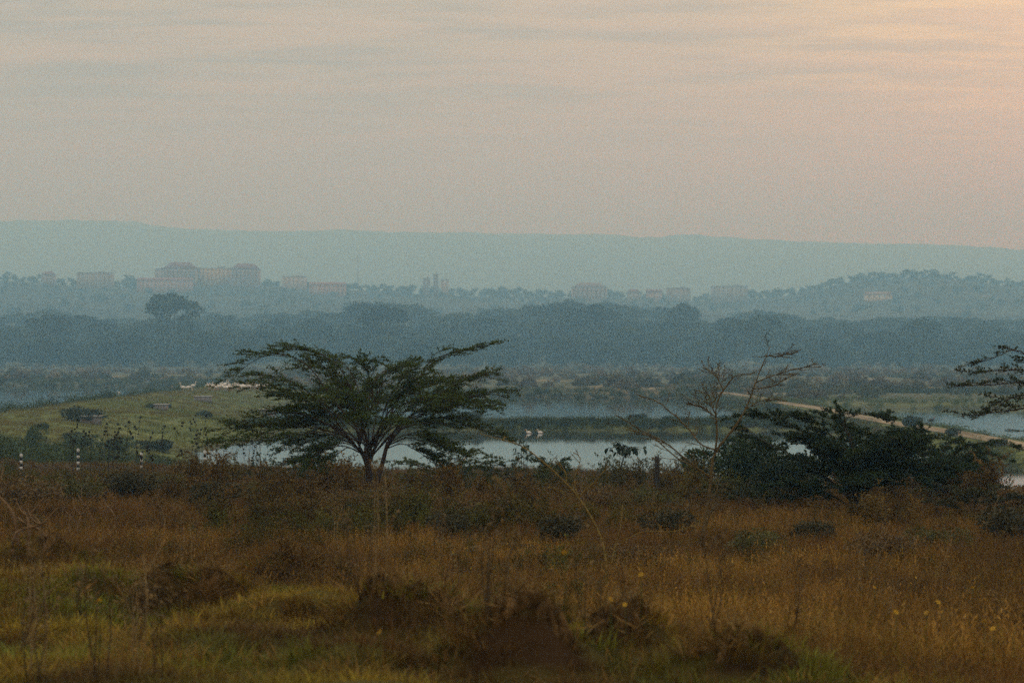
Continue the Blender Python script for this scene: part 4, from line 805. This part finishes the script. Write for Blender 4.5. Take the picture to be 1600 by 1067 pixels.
WH = (.74, .66, .60)
def bird(pose):
    m = MB(); legc = (.55, .30, .26)
    prof = [(-.42, .02, .60), (-.34, .10, .63), (-.18, .19, .66), (.02, .22, .68), (.20, .17, .70), (.30, .09, .74)]
    m.tube([[x_, 0, z] for x_, r_, z in prof], [r_ for x_, r_, z in prof], 8, col=WH)
    m.tube([[-.36, 0, .62], [-.55, 0, .56]], [.07, .02], 5, col=(.5, .46, .43))
    nk = {'tall': [[.26, 0, .74], [.36, 0, .88], [.32, 0, 1.05], [.34, 0, 1.22], [.42, 0, 1.28]], 'rest': [[.26, 0, .74], [.32, 0, .84], [.22, 0, .92], [.20, 0, 1.0], [.30, 0, 1.04]], 'down': [[.26, 0, .72], [.42, 0, .74], [.52, 0, .62], [.56, 0, .45], [.60, 0, .36]], 'swim': [[.26, 0, .74], [.36, 0, .86], [.30, 0, .98], [.30, 0, 1.1], [.40, 0, 1.14]]}[pose]
    m.tube(bez(nk, 9), np.linspace(.075, .045, 9), 6, col=WH); h = np.array(nk[-1]); m.ball(h, (.075, .055, .055), WH, 7, 5)
    bl = {'down': np.array([.12, 0, -.26]), 'rest': np.array([.16, 0, -.22])}.get(pose, np.array([.30, 0, -.13])); m.tube([h, h + bl * .5, h + bl], [.04, .035, .01], 5, col=(.60, .38, .20))
    if pose != 'swim':
        for s in (-1, 1): m.tube([[.02, .07 * s, .56], [-.02, .07 * s, .28], [.02, .07 * s, -.04]], .020, 5, col=legc); m.tube([[.02, .07 * s, .0], [.14, .07 * s, .005]], .02, 4, col=legc)
    else: m.V = [v_ - np.array([0, 0, .53]) for v_ in m.V]
    return m.mesh('bird', M_bird, True)
BD = {k: bird(k) for k in ('tall', 'rest', 'down', 'swim')}
rg = random.Random(4)
for k in range(58):
    px = 326 + (k * 1.62) % 92 + rg.uniform(-1, 1); py = rg.uniform(607, 612) - (px - 326) * .015; p = G(px, py)
    if p[1] > 470 or p[1] < 280: p = G(px, 612)
    o = obj('white_bird', BD[rg.choice(['tall', 'rest', 'rest', 'down', 'rest'])], loc=tuple(p)); o.rotation_euler = (0, 0, rg.uniform(0, 6.28)); s = rg.uniform(.95, 1.25); o.scale = (s * 1.1, s * 1.1, s); tag(o, 'white wading bird in the dense flock on the dike crest', 'bird', 'flock of white birds on the dike')
for (px, py, pose, rz, lab) in [(272, 612, 'tall', 3.1, 'leftmost of the four white birds apart from the flock'), (286, 612, 'tall', 3.2, 'second from left of the four birds apart from the flock'), (294, 612, 'down', .2, 'third from left of the four birds apart, head lowered'), (302, 609, 'tall', .1, 'rightmost of the four birds apart from the flock')]:
    o = obj('white_bird', BD[pose], loc=tuple(G(px, py))); o.rotation_euler = (0, 0, rz); o.scale = (1.15,) * 3; tag(o, lab, 'bird', 'four white birds apart from the flock')
for (px, py, lab) in [(1088, 660, 'white bird swimming on the middle pond beyond the bare tree'), (826, 677, 'white bird resting on the water below the cross dike'), (844, 677, 'white bird upright at the foot of the cross dike'), (186, 614, 'white bird floating on the left lagoon near the dike bush')]:
    d = H * F / (py - HY); o = obj('white_bird', BD['swim'], loc=((px - CX) / F * d, d, .0)); o.rotation_euler = (0, 0, 3.1); tag(o, lab, 'bird', 'white birds on the water'); o.scale = (.72,) * 3
for k, px in enumerate([205, 211, 217, 223, 229, 236, 243]):
    d = 905; o = obj('white_bird', BD['swim'], loc=((px - CX) / F * d, d, 0)); o.scale = (1.7,) * 3; tag(o, 'tiny white bird on the far strip of water before the forest', 'bird', 'birds on the far water')
mdk = MB(); mdk.tube([[-.4, 0, .5], [-.2, 0, .62], [.1, 0, .66], [.26, 0, .74]], [.03, .15, .17, .06], 7, col=(.05, .05, .05)); mdk.tube([[.24, 0, .74], [.3, 0, .95], [.36, 0, 1.0]], [.06, .05, .03], 6, col=(.25, .12, .1)); mdk.tube([[.36, 0, 1.0], [.56, 0, .93]], [.03, .01], 5, col=(.2, .15, .1))
for s in (-1, 1): mdk.tube([[0, .06 * s, .52], [0, .06 * s, -.03]], .015, 4, col=(.15, .13, .12))
o = obj('dark_bird', mdk.mesh('dark_bird', M_bird, True), loc=(44.8, 205, zat(44.8, 205))); tag(o, 'small dark bird standing on the sandy track', 'bird')

# ------------------------------------------------------------------ tall seed-head stalks, weeds, twigs, flowers, mounds
rg = np.random.default_rng(33)
def stalk_mesh(h, seed):
    r2 = np.random.default_rng(seed); m = MB(); pts = bez([[0, 0, -.05], [r2.normal(0, .03), r2.normal(0, .03), h * .5], [r2.normal(0, .08), r2.normal(0, .08), h]], 8); m.tube(pts, np.linspace(.010, .005, 8), 4, col=(.045, .035, .025)); return m.mesh('stem', M_bark), pts
mh_ = MB(); mh_.ball((0, 0, 0), (.034, .034, .030), (.018, .014, .012), 7, 5); an = rg.normal(size=(26, 3)); an /= np.linalg.norm(an, axis=1, keepdims=True); mh_.leaves(an * .025, an, .028, .006, rg, (.03, .022, .016)); HEAD = mh_.mesh('seed_head', M_bark)
ST = [stalk_mesh(1.0, 200 + k) for k in range(6)]
for k in range(56):
    px = rg.choice([rg.uniform(165, 235), rg.uniform(165, 235), rg.uniform(235, 330), rg.uniform(300, 335), rg.uniform(100, 165), rg.uniform(375, 420)]); d = rg.uniform(62, 80); x = (px - CX) / F * d
    tp = 648 + rg.uniform(0, 62) + 12 * (px < 160) + 20 * (px > 340); zt = H - (tp - HY) / F * d; z = zat(x, d); h = max(.6, zt - z)
    r_ = thing('seed_stalk', (x, d, z), 'thin dry stalk with round black seed heads before the left dike', 'plant', 'black seed-head stalks at the left', rg.uniform(0, 6.28), (1.0, 1.0, h)); me, pts = ST[k % 6]; obj('stem', me, r_)
    for q in range(rg.integers(2, 6)):
        u_ = 1 - q * rg.uniform(.06, .10) / max(h, .8) * 1.6; i = max(0, min(6, int(u_ * 7))); pp = pts[i] + (pts[i + 1] - pts[i]) * (u_ * 7 - i); ho = obj('seed_head', HEAD, r_, tuple(pp + [rg.normal(0, .05) * (q > 0), rg.normal(0, .05) * (q > 0), 0])); s = rg.uniform(.75, 1.25) * (1.2 if q == 0 else 1); ho.scale = (s, s, s / h)
# leafy weeds rising against the water
def weed_parts(seed, h, n, L, lw, col, fork):
    global rng
    old = rng; rng = np.random.default_rng(seed); ms = MB(); ml = MB(); r2 = rng
    for s in range(n):
        pts = bez([[r2.normal(0, .04), r2.normal(0, .04), -.05], [r2.normal(0, .1), r2.normal(0, .1), h * .5], [r2.normal(0, .2), r2.normal(0, .2), h * r2.uniform(.8, 1.0)]], 8); ms.tube(pts, np.linspace(.012, .004, 8), 4, col=(.06, .05, .025))
        for f in range(fork):
            i = r2.integers(2, 8); a = r2.uniform(0, 6.28); L2 = h * r2.uniform(.10, .24); e = pts[i] + np.array([math.cos(a), math.sin(a), r2.uniform(.0, .7)]) * L2; tw = np.array([pts[i], (pts[i] + e) / 2 + [0, 0, .02], e]); ms.tube(tw, [.005, .004, .003], 3, col=(.06, .05, .025), cap=False)
            q = r2.uniform(.3, 1, (5, 1)); ml.leaves(pts[i] + (e - pts[i]) * q, r2.normal(size=(5, 3)) + [0, 0, -.3], L * r2.uniform(.7, 1.3, 5), lw, r2, np.asarray(col) * r2.uniform(.6, 1.4, (5, 1)))
    rng = old; return ms.mesh('stems', M_bark), ml.mesh('leaves', M_leaf)
wp = [weed_parts(300 + k, 1.0, 3, .085, .026, (.035, .052, .014), 9) for k in range(5)]
wlist = [(815, 684), (800, 700), (770, 712), (752, 718), (735, 705), (720, 715), (690, 712), (905, 742), (922, 735), (945, 707), (962, 728), (1000, 720), (1012, 712), (1040, 722), (1062, 706), (1078, 712), (1095, 722), (1105, 700), (415, 705), (395, 712), (430, 712), (372, 706), (352, 715), (465, 700), (1228, 740), (1205, 735), (1560, 770), (1585, 772), (1540, 775), (880, 735), (350, 725), (300, 722), (270, 728), (480, 722)] + [(340 + k * 23.7 % 780, 722 + (k * 53) % 22) for k in range(36)]
for k, (px, tp) in enumerate(wlist):
    d = 66 + 8 * ((k * 37) % 10) / 10; x = (px - CX) / F * d; z = zat(x, d); h = max(.5, H - (tp - HY) / F * d - z)
    r_ = thing('leafy_weed', (x, d, z), 'slender leafy weed rising above the brush against the pond', 'plant', 'leafy weeds against the pond', k * 1.1, (h * .62, h * .62, h)); obj('stems', wp[k % 5][0], r_); obj('leaves', wp[k % 5][1], r_)
# broad-leaved tall plant with a dense head of big leaves
p = G(967, 775); d = p[1]; z = p[2]; r_ = thing('broadleaf_plant', p, 'tall plant with a drooping head of big dark leaves against the pond', 'plant'); h = H - (690 - HY) / F * d - z; ms = MB(); rq = np.random.default_rng(77)
sx = 14 / F * d; ms.tube(bez([[0, 0, -.05], [.02, 0, h * .4], [sx * .6, .05, h * .72], [sx, 0, h * .92]], 10), np.linspace(.024, .012, 10), 6, col=(.06, .05, .03)); LFm = MB(); q = np.array([[0, 0, 0], [.05, .045, .015], [.13, .05, .0], [.20, 0, -.05], [.13, -.05, .0], [.05, -.045, .015], [.1, 0, -.01]])
LFm.add(q, T=[[0, 6, 1], [1, 6, 2], [2, 6, 3], [3, 6, 4], [4, 6, 5], [5, 6, 0]], c=(.018, .032, .014)); LFme = LFm.mesh('leaf', M_leaf); ends = []
for k in range(9):
    a = k * .7; L = rq.uniform(.22, .46); c0 = np.array([sx * .9, 0, h * rq.uniform(.82, .92)]); c1 = c0 + [math.cos(a) * L * 1.25, math.sin(a) * L, rq.uniform(-.06, .22)]; ms.tube([c0, (c0 + c1) / 2 + [0, 0, .05], c1], [.010, .008, .006], 4, col=(.05, .05, .03)); ends += [c1, (c0 + c1) / 2]
obj('stem', ms.mesh('stem', M_bark), r_)
for e in ends:
    for k in range(5):
        o = obj('leaf', LFme, r_, tuple(e + rq.normal(0, .03, 3))); o.rotation_euler = (rq.normal(0, .4), rq.uniform(.1, 1.2), rq.uniform(0, 6.28)); s = rq.uniform(.75, 1.15); o.scale = (s, s, s)
# pale dead twigs at the lower left
def dead(seed, h):
    r2 = np.random.default_rng(seed); m = MB(); p0 = np.array([0, 0, -.05])
    main = bez([p0, [r2.normal(0, .05), 0, h * .45], [r2.normal(0, .12), r2.normal(0, .05), h * .7]], 7); m.tube(main, np.linspace(.020, .014, 7), 6, col=(.20, .12, .06))
    for s in (-1, 1, -1): m.tube(bez([main[-1 if s < 2 else 3], main[-1] + [s * r2.uniform(.05, .10), r2.normal(0, .03), h * .12], main[-1] + [s * r2.uniform(.1, .2), r2.normal(0, .05), h * r2.uniform(.25, .42)]], 6), np.linspace(.012, .005, 6), 5, col=(.21, .13, .065))
    return m.mesh('dead_twig', M_bark, True)
for k, (px, py, h, lab) in enumerate([(29, 866, .62, 'orange-brown forked dead stem at the left edge'), (125, 852, .55, 'pale slender dead stem left of the grassy mound'), (141, 848, .66, 'tallest pale dead stem left of the grassy mound'), (108, 848, .5, 'thin grey dead stem beside its taller neighbour'), (178, 832, .45, 'short dead twig behind the grassy mound'), (20, 880, .35, 'short pale broken twig low at the left edge'), (62, 872, .38, 'thin white dead twig right of the forked stem'), (42, 870, .34, 'short grey twig just right of the forked stem')]):
    o = obj('dead_twig', dead(400 + k, h * 1.45), loc=tuple(G(px, py))); o.rotation_euler = (0, .1 * (k % 3 - 1), 0); tag(o, lab, 'twig', 'dead stems at the lower left')
m = MB(); m.tube(bez([[-.18, 0, .03], [0, 0, .12], [.2, .02, .24]], 7), np.linspace(.014, .006, 7), 5, col=(.30, .26, .20)); o = obj('fallen_stick', m.mesh('fallen_stick', M_bark, True), loc=tuple(G(122, 862))); tag(o, 'pale fallen stick lying slanted before the dead stems', 'twig')
# small yellow flowers
mst = MB(); mst.tube([[0, 0, -.03], [.02, .01, .25], [.01, 0, .50]], [.004, .0035, .003], 4, col=(.07, .08, .02)); STm = mst.mesh('stem', M_bark)
mf = MB()
for k in range(6):
    a = k * 1.047; mf.add([[0, 0, 0], [.018 * math.cos(a - .4), .018 * math.sin(a - .4), .010], [.030 * math.cos(a), .030 * math.sin(a), .004], [.018 * math.cos(a + .4), .018 * math.sin(a + .4), .010]], [[0, 1, 2, 3]], c=(.78, .44, .02))
mdc = MB(); mdc.ball((0, 0, .007), (.010, .010, .008), (.35, .16, .02), 6, 4); DCm = mdc.mesh('centre', M_leaf); FLm = mf.mesh('petals', M_leaf)
for k, (px, py) in enumerate([(82, 786), (625, 814), (638, 834), (727, 884), (152, 1030), (592, 1058), (1000, 970), (1365, 955), (1422, 950), (1518, 960), (1465, 980), (1470, 993), (1446, 1007), (1398, 1013), (1537, 984), (1523, 1001), (1536, 1014), (1581, 1046), (1550, 1042), (1464, 994), (1430, 925), (1512, 936), (880, 951), (804, 889), (1170, 868), (975, 992), (952, 993)]):
    p = G(px, py + 24 * 20 / max(15, G(px, py)[1])); s = .62 + .06 * (k % 5); r_ = thing('yellow_flower', p, 'small yellow flower on a thin stem in the foreground grass', 'flower', 'yellow flowers in the grass', 0, s); obj('stem', STm, r_); fo = obj('petals', FLm, r_, (.01, 0, .498)); obj('centre', DCm, fo); fo.rotation_euler = (.75 + .08 * (k % 3), .2 * (k % 4 - 1.5), k)
# single dry weed stalks standing out of the grass
DS = []
for k in range(5):
    r2 = np.random.default_rng(700 + k); ms = MB(); ml = MB()
    for q in range(3):
        pts = bez([[r2.normal(0, .03), r2.normal(0, .03), -.05], [r2.normal(0, .06), r2.normal(0, .06), .5], [r2.normal(0, .16), r2.normal(0, .12), r2.uniform(.75, 1.0)]], 8); ms.tube(pts, np.linspace(.0065, .003, 8), 4, col=(.30, .20, .09) if k % 2 else (.10, .065, .03))
        for f in range(6):
            i = r2.integers(3, 8); e = pts[i] + [r2.normal(0, .07), r2.normal(0, .07), r2.uniform(.03, .13)]; ms.tube([pts[i], e], [.003, .002], 3, col=(.2, .13, .06)); ml.leaves(np.repeat([e], 4, 0) + r2.normal(0, .01, (4, 3)), r2.normal(size=(4, 3)) + [0, 0, .5], .035, .009, r2, np.array([.20, .12, .04]) * r2.uniform(.4, 1.3, (4, 1)))
    DS.append((ms.mesh('stems', M_bark), ml.mesh('seed_tops', M_leaf)))
rq = np.random.default_rng(710)
for k in range(46):
    px, py = (rq.uniform(20, 260), rq.uniform(960, 1100)) if k % 4 == 0 else (rq.uniform(560, 1590), rq.uniform(840, 1010)) if k % 4 < 3 else (rq.uniform(250, 760), rq.uniform(815, 900))
    p = G(px, min(py, 1066)); h = rq.uniform(.45, .95); r_ = thing('dry_weed', p, 'thin dry weed stalk standing above the foreground grass', 'plant', 'dry weed stalks in the foreground', rq.uniform(0, 6), (.8, .8, h)); a_, b_ = DS[k % 5]; obj('stems', a_, r_); tag(obj('seed_tops', b_, r_), kind='stuff')
# earth mounds with bare crumbly faces
ml_ = ['large grass-capped earth mound behind the left bank', 'rounded dark earth mound in the left middle foreground', 'low brown earth mound left of the rounded one', 'low dark earth clod on the far left bank', 'small crumbled clod below the low brown mound', 'broad low clod in the middle foreground', 'largest dark clod at the bottom middle', 'dark clod right of the bottom middle clod', 'dark flat clod at the bottom edge right of middle', 'grey-green clod left of the bottom middle clod', 'small earth clod on the left bank']
for k, (mx, my, mr, mh2) in enumerate(MOUNDS):
    rq = np.random.default_rng(500 + k); z00 = zat(mx, my); r_ = thing('earth_mound', (mx, my, z00), ml_[k], 'earth mound')
    n = 44; g1 = np.linspace(-1, 1, n); X, Y = np.meshgrid(g1, g1); X = X.ravel() * mr * .95; Y = Y.ravel() * mr * .85; r2 = np.hypot(X / mr, Y / mr / .9)
    th = np.arctan2(Y, X); edge = .50 + .9 * fbm(np.cos(th) * 1.7 + k * 3, np.sin(th) * 1.7, 600 + k, 3)
    lump = fbm(X * 5 + k, Y * 5, 610 + k, 2); fine = fbm(X * 22, Y * 22 + k, 620 + k, 3)
    Z = land(mx + X, my + Y) - z00 + (.05 * mr + .22 * mr * np.abs(lump) + .13 * mr * fine) * (1 - smooth(edge * .55, edge, r2)) - .10 * smooth(edge * .8, edge * 1.1, r2)
    i_ = (np.arange(n - 1)[:, None] * n + np.arange(n - 1)[None]).ravel(); cc = np.array([.100, .056, .022])[None] * (1 + 1.5 * fine + .7 * lump)[:, None]
    obj('soil', mesh('soil', np.stack([X, Y, Z], 1), np.stack([i_, i_ + 1, i_ + n + 1, i_ + n], 1), C=np.clip(cc, .008, 1), mat=M_soil), r_)
    m = MB(); nb_ = 2600; j = rq.integers(0, len(X), nb_); keep = (r2[j] < edge[j] * 1.15) & (rq.uniform(0, 1, nb_) < .35 + .65 * smooth(-.1, .5, Y[j] / mr + .6 * lump[j])); j = j[keep]; q = np.stack([X[j], Y[j], Z[j] - .01], 1) + rq.normal(0, .012, (len(j), 3)) * [1, 1, .2]
    dq = np.stack([rq.normal(0, .8, len(j)), rq.normal(-.25, .7, len(j)), rq.uniform(.15, 1.0, len(j))], 1); cm = rq.uniform(0, 1, (len(j), 1)); col_ = np.array([.34, .20, .060]) * cm ** 2 + np.array([.13, .075, .020]) * (1 - cm ** 2)
    m.leaves(q, dq, rq.uniform(.06, .19, len(j)), .0042, rq, col_); tag(obj('thatch', m.mesh('thatch', M_leaf), r_), kind='stuff')
